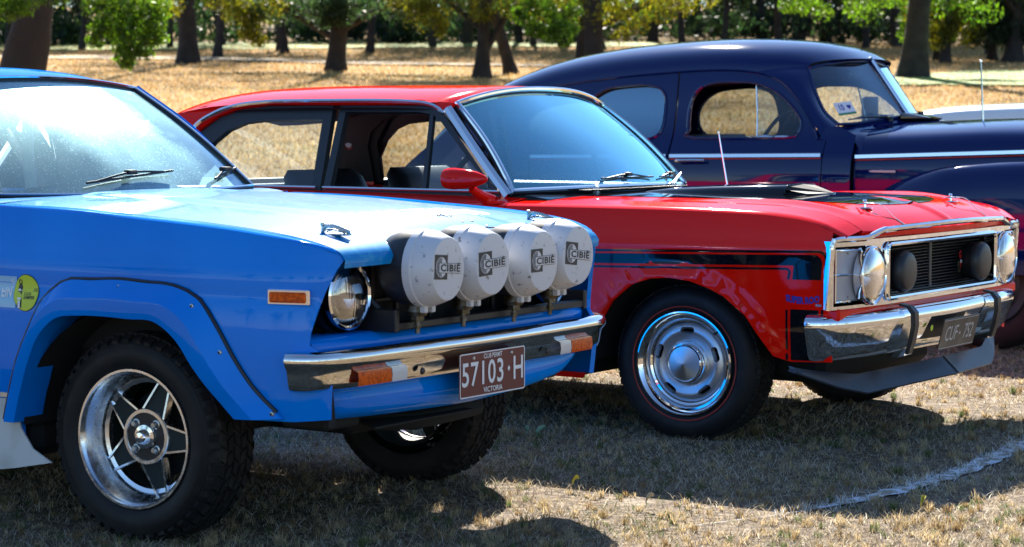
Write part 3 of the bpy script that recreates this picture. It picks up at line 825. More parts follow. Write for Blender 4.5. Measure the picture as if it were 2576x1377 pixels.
def treads(r, w, nb, rows, block, seed=3, side=True):
    """rubber blocks set round the tyre"""
    g = []
    for k in range(rows):
        h0 = -.022 - (w - .044)*k/rows; h1 = -.022 - (w - .044)*(k+1)/rows + .007
        for i in range(nb):
            a0 = 2*math.pi*(i + .5*(k % 2))/nb; a1 = a0 + 2*math.pi/nb*.78
            sk = (.10 if k % 2 else -.10)*2*math.pi/nb*3
            V = []
            for rr_, s in ((r - .004, 0), (r + block, .06)):
                for a, h, q in ((a0, h0, 0), (a1, h0, 0), (a1, h1, sk), (a0, h1, sk)):
                    am = (a0 + a1)/2; aa = am + (a - am)*(1 - s) + q; hm = (h0+h1)/2; hh = hm + (h - hm)*(1 - s)
                    V.append((rr_*math.cos(aa), rr_*math.sin(aa), hh))
            g.append((np.array(V), [(4, 5, 6, 7), (0, 1, 5, 4), (1, 2, 6, 5), (2, 3, 7, 6), (3, 0, 4, 7)]))
    if side:      # shoulder lugs
        for i in range(nb):
            for h0, h1 in ((-.001, -.024), (-w + .001, -w + .024)):
                a0 = 2*math.pi*(i + .25)/nb; a1 = a0 + 2*math.pi/nb*.55; V = []
                for a in (a0, a1):
                    for rr_, h in ((r - .042, h0 - .004*np.sign(h0-h1)), (r - .012, h0 + .003*np.sign(h0-h1)), (r + block*.6, h1), (r - .03, h1)):
                        V.append((rr_*math.cos(a), rr_*math.sin(a), h))
                g.append((np.array(V), [(0, 1, 2, 3), (7, 6, 5, 4), (0, 4, 5, 1), (1, 5, 6, 2)]))
    return g

def wiper(parent, base, elbow, tip, blade0, blade1, mat, up=(0, 0, 1)):
    """arm from a spindle boss to a sprung blade"""
    w = obj('wiper', [g_tube(poly([base, elbow], 4), [.011, .012, .009, .008], 6), g_tube(poly([elbow, tip], 6), np.linspace(.008, .005, 6), 6),
                      g_lathe([(0, .03), (.014, .03), (.018, .012), (.02, 0)], 12, Matrix.Translation(base) @ Matrix.Translation((0, 0, -.012)))], M[mat], parent)
    b0, b1 = np.array(blade0), np.array(blade1); m = (b0 + b1)/2; u = np.array(up)*.012
    obj('wiper_blade', [g_tube(poly([b0, b1], 8), .0045, 6), g_tube(crs([b0*.9 + b1*.1, m + u*1.2, b1*.9 + b0*.1], 10), .004, 6), g_box(m[0]-.016, m[0]+.016, m[1]-.02, m[1]+.02, m[2] + u[2]*.6, m[2] + u[2]*1.9, .004)], M['rubber_trim'], w)
    return w

def steering_wheel(parent, c, r, tilt, mat='vinyl'):
    Mx = Matrix.Translation(c) @ Matrix.Rotation(R(tilt), 4, 'Y')
    a = np.linspace(0, 2*math.pi, 33)[:-1]
    ring = np.stack([r*np.cos(a), r*np.sin(a), 0*a], 1)
    return obj('steering_wheel', [tf(g_tube(ring, .012, 8, True), Mx)] + [tf(g_tube(poly([(0, 0, -.02), (r*math.cos(t), r*math.sin(t), 0)], 4), .009, 6), Mx) for t in (.2, math.pi - .2, -math.pi/2)]
               + [tf(g_lathe([(0, .0), (.05, -.005), (.05, -.04), (.03, -.06), (.025, -.5)], 16), Mx)], M[mat], parent)

def seat(parent, x, y, w, z0, zb, mat, name='seat', headrest=False):
    """cushion and raked back with rounded edges"""
    s = obj(name, [g_box(x - .02, x + .48, y - w/2, y + w/2, z0 - .22, z0, .05)], M[mat], parent)
    P = []
    for t, dx, th, ww in ((0, 0, .07, 1), (.3, -.05, .08, 1.0), (.7, -.12, .07, .98), (.93, -.17, .05, .92), (1.0, -.19, .012, .82)):
        z = z0 - .08 + (zb - z0 + .08)*t; row = []
        for q in range(16):
            a = 2*math.pi*q/16; cx, cy = math.cos(a), math.sin(a)
            cx = math.copysign(abs(cx)**.6, cx); cy = math.copysign(abs(cy)**.35, cy)
            row.append((x + dx + th*cx, y + w/2*ww*cy, z))
        P.append(row)
    V, Fc = g_grid(np.array(P), False, True); Fc.append(tuple(range(4*16, 5*16)))
    obj('backrest', (V, Fc), M[mat], s)
    if headrest: obj('headrest', g_box(x - .25, x - .15, y - .12, y + .12, zb + .02, zb + .18, .04), M[mat], s)
    return s

def ring_geo(outline3, width_pts):
    pass

# ================================================================ BLUE RALLY CAR
blue = empty('rally_car', (-.703, 6.975, 0), -R(34))
tag(blue, 'bright blue rally car with four white-covered driving lamps and maroon plate', 'car')
_tb = spl([-3.35, -3.0, -2.4, -1, 0, .30, .48, .60, .68, .72, .75], [.09, .04, .01, 0, 0, .004, .014, .036, .074, .106, .15])
_pb = spl([.15, .30, .42, .52, .62, .70, .745, .768, .79, .86, .93, .98], [-.050, -.030, -.008, .004, .007, .003, -.006, -.004, -.001, -.014, -.032, -.050])
def WB(x, z): return .79 - _tb(x) + _pb(z)
_zc = spl([-3.3, -2.4, -1.6, -.5, -.11, .193, .40, .538, .64, .70, .735, .75], [.86, .93, .96, .973, .959, .944, .930, .914, .896, .878, .860, .85])
_zs = spl([-.66, -.603, -.273, .03, .33, .557, .668, .705, .728, .742], [.984, .982, .974, .957, .938, .914, .893, .882, .870, .852])
arch_in = [(-.415, .33), (-.38, .45), (-.31, .585), (-.252, .648), (-.185, .667), (-.04, .671), (.175, .665), (.235, .635), (.288, .566), (.371, .477), (.45, .405)]
arch_out = [(-.475, .335), (-.434, .475), (-.384, .566), (-.311, .69), (-.268, .742), (-.204, .768), (.014, .780), (.239, .768), (.307, .742), (.373, .678), (.438, .581), (.494, .503), (.592, .412)]
def top_strip(name, sg, x0, x1, Wf, zc, zs, ys, mat, parent, n=44, rise=.010):
    xs = np.linspace(x0, x1, n); P = np.zeros((n, 9, 3))
    for i, x in enumerate(xs):
        a = np.array([Wf(x, zc(x)), zc(x)]); c = np.array([ys(x) if callable(ys) else ys, zs(x)])
        c[0] = min(c[0], a[0] - .012)
        k = np.array([a[0] - .006, a[1] + min(.008, abs(c[1]-a[1])*.6 + .003)])
        q = crs([a, k, a*.6 + c*.4 + np.array([0, .004]), c], 8)
        for j in range(8): P[i, j] = (x, sg*q[j, 0], q[j, 1])
        P[i, 8] = (x, sg*(c[0] - .001), c[1] - .02)
    V, Fc = g_grid(P)
    if sg > 0: Fc = [f[::-1] for f in Fc]
    return obj(name, (V, Fc), M[mat], parent, sharp=50)

for sg in (-1, 1):
    ft = [(x, float(_zc(x))) for x in np.linspace(-.60, .735, 24)]
    out = ft + [(.722, .825), (.702, .77), (.684, .71), (.670, .65), (.668, .618), (.690, .600), (.712, .58), (.716, .50), (.708, .41)] + [(.62, .403), (.50, .402)] \
        + [(x*1.0, z) for x, z in ((.43, .43), (.36, .50), (.28, .59), (.22, .66), (.16, .69), (-.04, .695), (-.20, .69), (-.27, .665), (-.33, .60), (-.40, .46), (-.43, .33), (-.44, .21))] + [(-.60, .205)]
    f = patch('front_fender', out, [], side_S(WB, sg), .032, M['blue'], blue, rim=.015, flip=sg > 0)
    top_strip('fender_top', sg, -.60, .738, WB, _zc, _zs, .672, 'blue', f)
    # flared wheel-arch extension
    A = poly(arch_in, 60); O = poly(arch_out, 60); A = crs(poly(arch_in, 13), 60); O = crs(poly(arch_out, 15), 60)
    P = np.zeros((60, 8, 3))
    for i in range(60):
        for j, (t, off) in enumerate(((0, .000), (.02, .010), (.30, .026), (.50, .037), (.56, .036), (.85, .030), (1.0, .024), (1.0, -.09))):
            q = O[i]*(1-t) + A[i]*t; P[i, j] = (q[0], sg*(WB(q[0], max(q[1], .45)) + off), q[1])
    V, Fc = g_grid(P)
    if sg < 0: Fc = [x[::-1] for x in Fc]
    fl = obj('wheel_arch_flare', (V, Fc), M['blue'], blue, sharp=22)
    q = O[::2]; obj('piping', g_tube(np.stack([q[:, 0], sg*(WB(q[:, 0], np.maximum(q[:, 1], .45)) + .004), q[:, 1]], 1), .0068, 6), M['rubber_trim'], fl)
    for bx, bz in ((-.30, .655), (-.255, .715), (.018, .757), (.30, .715), (.405, .59), (.565, .425), (-.43, .40), (-.37, .555)):
        y = WB(bx, bz) + .016
        obj('rivet', [g_lathe([(.0, .004), (.004, .004), (.0075, .002), (.008, -.004)], 12, frame((bx, sg*y, bz), (1, 0, 0), (0, 0, -sg)))], M['steel'], fl)
        obj('rivet_socket', [g_lathe([(.0, .0048), (.0038, .0048)], 10, frame((bx, sg*y, bz), (1, 0, 0), (0, 0, -sg)))], M['black'], fl)
    # side marker lamp
    mk = obj('side_marker', [g_box(.548, .672, -.004, .004, .728, .772, .003)], M['chrome'], blue)
    V = np.array([v.co for v in mk.data.vertices]); 
    for v in mk.data.vertices: v.co.y = sg*(WB(.61, .75) + .004 - (v.co.x - .61)*.25*1 + v.co.y*1.0)
    ln = obj('lens', [g_box(.556, .664, -.004, .006, .735, .765, .004)], M['amber'], mk)
    for v in ln.data.vertices: v.co.y = sg*(WB(.61, .75) + .008 - (v.co.x - .61)*.25 + v.co.y)
    # door, rear quarter
    dt = [(x, float(_zc(x))) for x in np.linspace(-1.62, -.61, 12)]
    d = patch('door', dt + [(-.61, .24), (-1.62, .24)], [], side_S(WB, sg), .05, M['blue'], blue, flip=sg > 0)
    obj('handle', g_tube(np.array([(-1.52, sg*.80, .80), (-1.50, sg*.82, .80), (-1.38, sg*.82, .80), (-1.36, sg*.80, .80)]), .009, 8), M['chrome'], d)
    qt = [(x, float(_zc(x))) for x in np.linspace(-3.33, -1.63, 16)]
    ra = [(-2.05 - .36*math.cos(a)*-1 - .4, .32 + .34*math.sin(a)) for a in np.linspace(0.1, math.pi - .1, 12)]
    patch('rear_quarter', qt + [(-1.63, .24), (-2.05, .24)] + ra + [(-2.9, .30), (-3.33, .34)], [], side_S(WB, sg), .06, M['blue'], blue, flip=sg > 0)
    patch('door_top', [(-.60, .975), (-.60, .985), (-2.9, .97), (-2.9, .90)], [], side_S(lambda x, z: np.full_like(x, .70), sg), .08, M['blue'], blue, flip=sg > 0)

# bonnet
xs = np.concatenate([np.linspace(-.60, .60, 40), np.linspace(.615, .742, 16)]); ys = np.linspace(-.664, .664, 49)
P = np.zeros((len(xs) + 1, len(ys), 3))
for i, x in enumerate(xs):
    t = ys/.664; crown = .022*(1 - np.abs(t)**2.2)*np.clip((.80 - x)/.35, .25, 1)
    ridge = .006*(1/(1 + np.exp((np.abs(ys) - .30)/.009)))*np.clip((.70 - x)/.12, 0, 1)
    P[i] = np.stack([x + .012*(1 - t**2)*(x > .5), ys, _zs(x) + crown + ridge], 1)
P[-1] = P[-2] + np.array([-.004, 0, -.022])
V, Fc = g_grid(P)
hood = obj('bonnet', (V, Fc), M['blue_hood'], blue, sharp=50)
def hoodz(x, y):
    return float(_zs(x) + .022*(1 - abs(y/.664)**2.2)*np.clip((.80 - x)/.35, .25, 1) + .006/(1 + math.exp((abs(y) - .30)/.009))*np.clip((.70 - x)/.12, 0, 1))
def on_hood(V, lift=.0015):
    V = np.asarray(V, float).copy(); V[:, 2] += [hoodz(a, b) + lift for a, b in V[:, :2]]; return V
tx = g_text('DARLING TIMBERS', .13, .012, .80, space=1.02)
def arc_txt(V):
    r = 1.5; a = V[:, 0]/r; rad = r + V[:, 1]*1.15
    return np.stack([.46 - (rad - r) - .0*a + (1 - np.cos(a))*-r*.35, np.sin(a)*r*.98, 0*a], 1)
obj('bonnet_lettering', tf(tf(tx, arc_txt), on_hood), M['faded_print'], hood, smooth=False)
for sg in (-1, 1):      # over-centre bonnet catches
    x, y = .60, sg*.53; z = hoodz(x, y)
    c = obj('bonnet_catch', [g_box(x - .05, x + .05, y - .014, y + .014, z, z + .006, .002), g_tube(crs([(x - .045, y, z + .012), (x - .03, y, z + .026), (x + .01, y, z + .022), (x + .05, y, z + .010)], 10), .006, 7),
            g_tube(crs([(x - .04, y - .012, z + .01), (x, y - .016, z + .018), (x + .045, y - .012, z + .008)], 8), .0025, 6), g_tube(crs([(x - .04, y + .012, z + .01), (x, y + .016, z + .018), (x + .045, y + .012, z + .008)], 8), .0025, 6),
            g_lathe([(0, .036), (.006, .036), (.007, .028), (.004, .024), (.005, 0)], 10, Matrix.Translation((x - .045, y, z)))], M['steel'], blue)
br = obj('bonnet_strap', [g_tube(poly([(.50, .10, hoodz(.5, .10) + .004), (.66, .13, hoodz(.66, .13) + .004)], 3), .0025, 6), g_tube(poly([(.66, .13, hoodz(.66, .13) + .004), (.665, .20, hoodz(.665, .2) + .004)], 3), .0025, 6)]
         + [g_lathe([(0, .006), (.005, .005), (.006, 0)], 8, Matrix.Translation((a, b, hoodz(a, b)))) for a, b in ((.53, .13), (.6, .145), (.645, .16), (.52, .08), (.60, .095))], M['black_satin'], hood)

# cowl between bonnet and windscreen, with chrome trim
yy = np.linspace(-.70, .70, 25); P = np.zeros((25, 4, 3))
wbx = lambda y: -.70 + .075*(1 - (y/.62)**2); wbz = lambda y: 1.0 - .010*(1 - (y/.62)**2)
for i, y in enumerate(yy):
    x1 = -.605; x0 = wbx(np.clip(y, -.64, .64)) - .03
    for j, t in enumerate(np.linspace(0, 1, 4)): P[i, j] = (x0*(1-t) + x1*t, y, (wbz(np.clip(y, -.64, .64)) - .006)*(1-t) + (.982 + .02*(1 - (y/.70)**2))*t + .004*math.sin(t*math.pi))
cw = obj('cowl', g_grid(P), M['blue_hood'], blue)
# windscreen
def screen(name, base, top, n, m, bow, mat, parent, thick=None):
    """curved pane between a base curve and a top curve (functions of s in -1..1)"""
    P = np.zeros((n, m, 3))
    for i, s in enumerate(np.linspace(-1, 1, n)):
        a = np.array(base(s)); b = np.array(top(s)); nrm = np.array([1.0, 0, .9]); nrm /= np.linalg.norm(nrm)
        for j, t in enumerate(np.linspace(0, 1, m)): P[i, j] = a*(1-t) + b*t + nrm*bow*math.sin(math.pi*t)
    return obj(name, g_grid(P), mat, parent), P
bb = lambda s: (wbx(s*.615), s*.615, wbz(s*.615))
bt = lambda s: (-1.185 + .06*(1 - s*s), s*.525, 1.352 + .030*(1 - s*s))
ws, WP = screen('windscreen', bb, bt, 31, 14, .018, M['glass_dusty'], blue)
edge = np.concatenate([WP[:, 0], WP[-1, 1:], WP[::-1, -1][1:], WP[0, ::-1][1:-1]])
obj('windscreen_rubber', g_tube(edge, .011, 6, True), M['rubber_trim'], ws)
obj('windscreen_trim', g_tube(edge*np.array([1, 1.0, 1]) + np.array([.006, 0, .008]), .005, 6, True), M['chrome'], ws)
# roof, pillars
xr = np.array([-1.20, -1.24, -1.35, -1.55, -1.9, -2.25, -2.5, -2.62]); zr = np.array([1.384, 1.404, 1.424, 1.432, 1.428, 1.405, 1.37, 1.34])
P = np.zeros((len(xr), 25, 3))
for i in range(len(xr)):
    for j, s in enumerate(np.linspace(-1, 1, 25)):
        hw = .575 if i else .53
        xoff = .06*(1 - s*s) if i < 3 else .0
        P[i, j] = (xr[i] + xoff*(1 - i*.3), s*hw, zr[i] - (.036 if i == 0 else .058)*abs(s)**2.6 - .028*abs(s)**12)
PP = np.array([crs(P[:, j], 30) for j in range(25)]).transpose(1, 0, 2)
V, Fc = g_grid(PP); roof = obj('roof', (V, [f[::-1] for f in Fc]), M['blue'], blue)
V2 = V.copy(); V2[:, 2] -= .025; V2[:, 1] *= .97; obj('headliner', (V2, Fc), M['grey_trim'], roof)
for sg in (-1, 1):
    def strip(name, pts, w, mat, par, th=.02):
        pts = np.asarray(pts, float); pts[:, 1] *= sg
        return obj(name, g_tube(crs(pts, 20), w, 8), M[mat], par)
    a0 = np.array(bb(1.0)); a1 = np.array(bt(1.0))
    strip('windscreen_pillar', [(a0[0] - .03, a0[1] + .03, a0[2] - .03), ((a0[0]+a1[0])/2 - .015, (a0[1]+a1[1])/2 + .030, (a0[2]+a1[2])/2 + .01), (a1[0] - .02, a1[1] + .03, a1[2] - .005)], .024, 'blue', blue)
    obj('drip_rail', g_tube(crs([(-1.19, sg*.560, 1.352), (-1.4, sg*.588, 1.368), (-1.9, sg*.590, 1.366), (-2.4, sg*.58, 1.325)], 24), .009, 6), M['black_satin'], blue)
    patch('side_glass', [(-.78, .985), (-1.20, 1.335), (-1.60, 1.35), (-1.62, .975)], [], side_S(lambda x, z: .675 - .28*(z - .98), sg), .08, M['glass'], blue, rim=0, flip=sg > 0)
    patch('side_glass', [(-1.72, .975), (-1.70, 1.35), (-2.2, 1.33), (-2.42, 1.12), (-2.42, .975)], [], side_S(lambda x, z: .675 - .28*(z - .98), sg), .08, M['glass'], blue, rim=0, flip=sg > 0)
    patch('centre_pillar', [(-1.61, .96), (-1.59, 1.36), (-1.71, 1.36), (-1.73, .96)], [], side_S(lambda x, z: .68 - .28*(z - .98), sg), .08, M['black_satin'], blue, flip=sg > 0)
    patch('rear_pillar', [(-2.43, .95), (-2.43, 1.12), (-2.22, 1.34), (-2.45, 1.36), (-2.62, 1.33), (-3.0, .96)], [], side_S(lambda x, z: .69 - .30*(z - .98), sg), .06, M['blue'], blue, flip=sg > 0)
rb = lambda s: (-3.02, s*.60, .965); rt = lambda s: (-2.64, s*.53, 1.33)
screen('rear_window', rb, rt, 9, 6, -.0, M['glass'], blue)
P = np.array([[(x, y, z) for y in np.linspace(-.70, .70, 9)] for x, z in ((-3.0, .965), (-3.2, .955), (-3.33, .93), (-3.37, .88), (-3.38, .45))])
obj('boot', g_grid(P[:, ::-1]), M['blue'], blue)

# front: opening with headlamps, lamp bar, lower panel
patch('radiator_surround', [(-.69, .855), (.69, .855), (.69, .60), (-.69, .60)][::-1], [], lambda u, v: np.stack([np.full_like(u, .50), u, v], 1), .2, M['black'], blue, rim=0)
obj('grille_frame', [g_box(.56, .60, -.67, .67, .835, .850, .003), g_box(.44, .62, -.68, -.668, .60, .85), g_box(.44, .62, .668, .68, .60, .85)]
    + [g_box(.52, .535, y - .008, y + .008, .61, .84, .002) for y in (-.36, -.27, -.15, .02, .2, .36)] + [g_box(.53, .54, -.66, .66, .70, .712, .002)], M['black_satin'], blue)
xf = lambda y: .655 + .03*(1 - (y/.68)**2)
P = np.zeros((29, 9, 3))
for i, y in enumerate(np.linspace(-.70, .70, 29)):
    for j, (dx, z) in enumerate(((-.12, .632), (-.03, .634), (-.012, .628), (.0, .612), (.0, .590), (-.012, .575), (-.03, .56), (-.05, .50), (-.06, .48))):
        P[i, j] = (xf(y) + dx, y, z)
obj('grille_sill', g_grid(P), M['blue'], blue, sharp=40)
vz = spl([-.70, -.55, -.3, 0, .3, .52, .60, .70], [.403, .396, .388, .383, .395, .418, .46, .50])
P = np.zeros((41, 8, 3))
for i, y in enumerate(np.linspace(-.70, .70, 41)):
    b = float(vz(y))
    for j, t in enumerate(np.linspace(0, 1, 8)):
        z = .505*(1-t) + b*t
        P[i, j] = (.668 + .045*(1 - (y/.70)**2)*.6 + .028*math.sin(t*math.pi*.8) - .02*t - .055*max(0, abs(y) - .60)/.1, y, z)
    P[i, 7, 0] -= .02
V, Fc = g_grid(P); obj('front_apron', (V, Fc), M['blue'], blue, sharp=40)
obj('apron_tear', [g_prism([(-.675, .385), (-.640, .382), (-.645, .43), (-.655, .505), (-.662, .505), (-.657, .44)], .0, .004)], M['underbody'], blue)
for o in blue.children:
    if o.name.startswith('apron_tear'):
        for v in o.data.vertices: v.co = (.683 + v.co.z, v.co.x, v.co.y)
def headlamp(parent, x, y, z, r, depth=.05, name='headlamp', ring='chrome', pr=None):
    Mx = frame((x, y, z), (0, 1, 0), (0, 0, 1))          # local z = forwards
    h = obj(name, g_lathe([(r*1.02, -.03), (r*1.06, -.005), (r*1.06, .006), (r*1.0, .010), (r*.96, .004)], 40, Mx), M[ring], parent)
    obj('reflector', g_lathe([(r*.97, .0), (r*.8, -depth*.45), (r*.5, -depth*.8), (r*.15, -depth), (0, -depth)], 40, Mx), M['reflector'], h)
    obj('bulb', [g_lathe([(0, .016), (r*.09, .014), (r*.10, -.01), (r*.06, -depth)], 16, Mx)], M['black_satin'] if pr else M['reflector'], h)
    L = obj('lens', g_lathe([(r*.97, .004), (r*.85, .012), (r*.6, .019), (r*.3, .0225), (0, .0235)], 40, Mx), M['lens_glass'], h)
    return h
for sg in (-1, 1):
    headlamp(blue, .645, sg*.528, .741, .0915, pr=1)
    obj('headlamp_bucket', g_lathe([(.105, .0), (.10, -.06), (.06, -.12), (0, -.13)], 24, frame((.622, sg*.528, .741), (0, 1, 0), (0, 0, 1))), M['black_satin'], blue)
lb = obj('lamp_bar', [g_box(.70, .73, -.42, .60, .636, .660, .004), g_box(.55, .735, -.425, -.405, .632, .70, .004), g_box(.55, .735, .585, .605, .632, .69, .004),
        g_tube(poly([(.57, -.44, .80), (.70, -.40, .655)], 3), .011, 6), g_tube(poly([(.57, .0, .62), (.715, .0, .65)], 3), .01, 6)], M['black_satin'], blue)
LETT = g_text('CIBIÉ', .030, .035, 1.06, space=1.08)
for i, (ly, tilt, toe) in enumerate(((-.348, 4, 5), (-.120, -2, 2), (.148, 0, 4), (.350, 6, 1))):
    z = .812 + (.004, .006, 0, .008)[i]; x = .785
    Mx = frame((x, ly, z), (-math.sin(R(toe)), math.cos(R(toe)), 0), (0, 0, 1))
    toe_ = toe
    L = obj('driving_lamp', g_lathe([(0, -.140), (.035, -.138), (.070, -.126), (.096, -.100), (.108, -.064), (.1105, -.03), (.1105, .004)], 40, Mx), M['lamp_black'], blue)
    cv = obj('lamp_cover', g_lathe([(.107, -.014), (.1130, -.012), (.1130, .012), (.1095, .015), (.1085, .028), (.0915, .072), (.0895, .0745), (.085, .0752), (0, .0756)], 48, Mx), M['lamp_white'], L, sharp=28)
    obj('cover_tab', [g_box(x - .006, x + .016, ly + d - .008, ly + d + .008, z - .128, z - .106, .003) for d in (-.016, .02)], M['lamp_white'], L)
    F = Mx @ Matrix.Translation((-.002, .004, .0762)) @ Matrix.Rotation(R(-tilt), 4, 'Z')
    def fl(g, dz): return tf(g, F @ Matrix.Translation((0, 0, dz)))
    obj('logo_block', fl(g_prism([(-.075, -.035), (-.005, -.035), (-.005, .035), (-.075, .035)], 0, .0004), 0), M['decal_ink'], cv, smooth=False)
    obj('logo_disc', fl(g_prism(circ(-.040, .0, .029, 32), 0, .0003), .0005), M['lamp_white'], cv, smooth=False)
    for k in range(7):
        xk = -.0655 + k*.0042; hk = math.sqrt(max(.029**2 - (xk + .040)**2, 1e-6))*.96
        obj('logo_line', fl(g_prism([(xk, -hk), (xk + .0018, -hk), (xk + .0018, hk), (xk, hk)], 0, .0003), .0010), M['decal_ink'], cv, smooth=False)
    obj('logo_border', fl(g_prism([(-.054, -.0165), (.070, -.0165), (.070, .0125), (-.054, .0125)], 0, .0003), .0013), M['decal_ink'], cv, smooth=False)
    obj('logo_panel', fl(g_prism([(-.0525, -.015), (.0685, -.015), (.0685, .011), (-.0525, .011)], 0, .0003), .0017), M['lamp_white'], cv, smooth=False)
    obj('logo_lettering', tf(LETT, F @ Matrix.Translation((.008, -.0025, .0026)) @ Matrix.Diagonal((1.42, .92, 1, 1))), M['decal_ink'], cv, smooth=False)
    b = obj('lamp_bracket', [g_lathe([(.026, -.02), (.034, -.008), (.030, .01), (.018, .02)], 16, Matrix.Translation((x - .03, ly, z - .118))), g_lathe([(.021, -.004), (.021, -.018), (.012, -.018)], 6, Matrix.Translation((x - .03, ly, z - .134)))], M['brass'], L)
    obj('bolt', [g_lathe([(.007, 0), (.007, -.045), (0, -.045)], 8, Matrix.Translation((x - .03, ly, z - .145))), g_lathe([(.012, -.006), (.012, -.018), (.006, -.018)], 6, Matrix.Translation((x - .03, ly, z - .155)))], M['brass'], b)
# bumper
ang = []
pl = [(.632, -.790), (.662, -.784), (.702, -.755), (.732, -.67), (.750, -.48), (.762, 0), (.750, .48), (.732, .67), (.702, .755), (.662, .784), (.632, .790)]
c = crs(pl, 70); t = np.gradient(c, axis=0); t /= np.linalg.norm(t, axis=1)[:, None]; nn = np.stack([t[:, 1], -t[:, 0]], 1)
prof = [(-.060, .592), (-.034, .600), (-.012, .602), (.004, .596), (.011, .584), (.010, .570), (.004, .560), (-.003, .552), (-.007, .535), (-.011, .512), (-.017, .497), (-.030, .489), (-.05, .487)]
P = np.array([[(c[i, 0] + nn[i, 0]*o, c[i, 1] + nn[i, 1]*o, z) for o, z in prof] for i in range(70)])
V, Fc = g_grid(P)
Fc = [f[::-1] for f in Fc] + [tuple(range(13)), tuple(69*13 + i for i in range(12, -1, -1))]
bump = obj('front_bumper', (V, Fc), M['old_chrome'], blue, sharp=60)
for sg in (-1, 1):
    def bp_(y, o=0.010):
        j = int(np.argmin(np.abs(c[:, 1] - y)*(1 + 9*(c[:, 0] < .5)))); return c[j] + nn[j]*o
    def lens(y0, y1, z0, z1, mat, nm, par, o=.010):
        n = 8; ysq = np.linspace(y0, y1, n); P = []
        for y in ysq:
            q = bp_(sg*y, o); q0 = bp_(sg*y, -.004)
            P.append([(q0[0], sg*y, z1), (q[0], sg*y, z1 - .003), (q[0] + .003, sg*y, (z0+z1)/2), (q[0], sg*y, z0 + .003), (q0[0], sg*y, z0)])
        return obj(nm, g_grid(P), M[mat], par, sharp=30)
    ind = lens(.475, .615, .496, .541, 'amber', 'indicator', bump, .006)
    lens(.405, .472, .496, .541, 'clear_lens', 'parking_lens', ind, .006)
    obj('bumper_bolt', g_lathe([(0, .004), (.008, .003), (.011, -.002)], 14, frame((bp_(sg*.33, .004)[0], sg*.33, .516), (0, 1, 0), (0, 0, 1))), M['black_satin'], bump)
# number plate
F = frame((.776, .0, .4835), (0, 1, 0), (0, 0, 1))
plt = obj('number_plate', tf(g_box(-.172, .172, -.066, .066, -.002, .002, .002), F), M['maroon'], blue)
ro, ri = rrect(-.172, .172, -.066, .066, .008), rrect(-.1685, .1685, -.0625, .0625, .006)
obj('plate_border', tf((np.array([(x, y, .0032) for x, y in ro] + [(x, y, .0032) for x, y in ri]), [(i, (i+1) % len(ro), len(ro) + (i+1) % len(ro), len(ro) + i) for i in range(len(ro))]), F), M['plate_white'], plt, smooth=False)
obj('plate_number', [tf(g_text('57103', .100, .012, .86, space=1.06), F @ Matrix.Translation((-.052, -.001, .0034))), tf(g_text('H', .100, .012, .85), F @ Matrix.Translation((.136, -.001, .0034))),
    tf(g_prism([(-.007, 0), (0, -.009), (.007, 0), (0, .009)], 0, .0004), F @ Matrix.Translation((.085, .004, .0030)))], M['plate_white'], plt, smooth=False)
obj('plate_lettering', [tf(g_text('CLUB PERMIT', .020, .012, .82), F @ Matrix.Translation((0, .051, .0034))), tf(g_text('VICTORIA', .022, .015, 1.0), F @ Matrix.Translation((0, -.050, .0034)))], M['plate_white'], plt, smooth=False)
for sx in (-.10, .10): obj('plate_screw', tf(g_lathe([(0, .006), (.005, .005), (.006, .002)], 10), F @ Matrix.Translation((sx, .050, 0))), M['steel'], plt)

# side decals (the first word runs off the frame)
def on_side(V, x0, z0, lift=.0015):
    V = np.asarray(V, float); X = x0 + V[:, 0]; Z = z0 + V[:, 1]
    return np.stack([X, -(WB(X, Z) + lift + V[:, 2]), Z], 1)
def decal(nm, outl, x0, z0, lift, mat, par):
    return patch(nm, outl, [], lambda u, v: np.stack([x0 + u, -(WB(x0 + u, z0 + v) + lift), z0 + v], 1), .03, M[mat], par, rim=0)
fen = [o for o in blue.children if o.name.startswith('front_fender')][0]
sk = decal('decal_panel', [(-.32, -.047), (.021, -.047), (.021, .047), (-.32, .047)], -.437, .723, .0012, 'decal_sky', fen)
obj('decal_lettering', tf(g_text('BILSTEIN', .046, .02, .66, align='RIGHT'), lambda V: on_side(V + np.array([.004, 0, 0]), -.437, .722, .0022)), M['decal_white'], fen, smooth=False)
obj('decal_lettering', tf(g_text('®', .018, .0, 1.0), lambda V: on_side(V + np.array([.003, .032, 0]), -.437, .722, .0022)), M['decal_white'], fen, smooth=False)
decal('decal_outline', circ(0, 0, .0530, 36, .0555), -.374, .723, .0020, 'decal_ink', fen)
decal('decal_disc', circ(0, 0, .0510, 36, .0535), -.374, .723, .0028, 'decal_lime', fen)
for i, w in enumerate(('GASDRUCK', 'STOSS', 'DÄMPFER')):
    obj('decal_lettering', tf(g_text(w, .0135, .02, .78, align='LEFT'), lambda V, i=i: on_side(V + np.array([-.009, .009 - i*.0115, 0]), -.372, .723, .0035)), M['decal_ink'], fen, smooth=False)
obj('decal_strut', [tf(g_prism([(-.036, -.045), (-.017, -.045), (-.017, .016), (-.022, .026), (-.031, .026), (-.036, .016)], 0, .0004), lambda V: on_side(V, -.372, .723, .0034)),
    tf((np.array([(r_*math.cos(a) - .0265, r_*math.sin(a) + .032, .0004) for r_ in (.0075, .0042) for a in np.linspace(0, 2*math.pi, 20, endpoint=False)]), [(i, (i+1) % 20, 20 + (i+1) % 20, 20 + i) for i in range(20)]), lambda V: on_side(V, -.372, .723, .0034))], M['decal_ink'], fen, smooth=False)
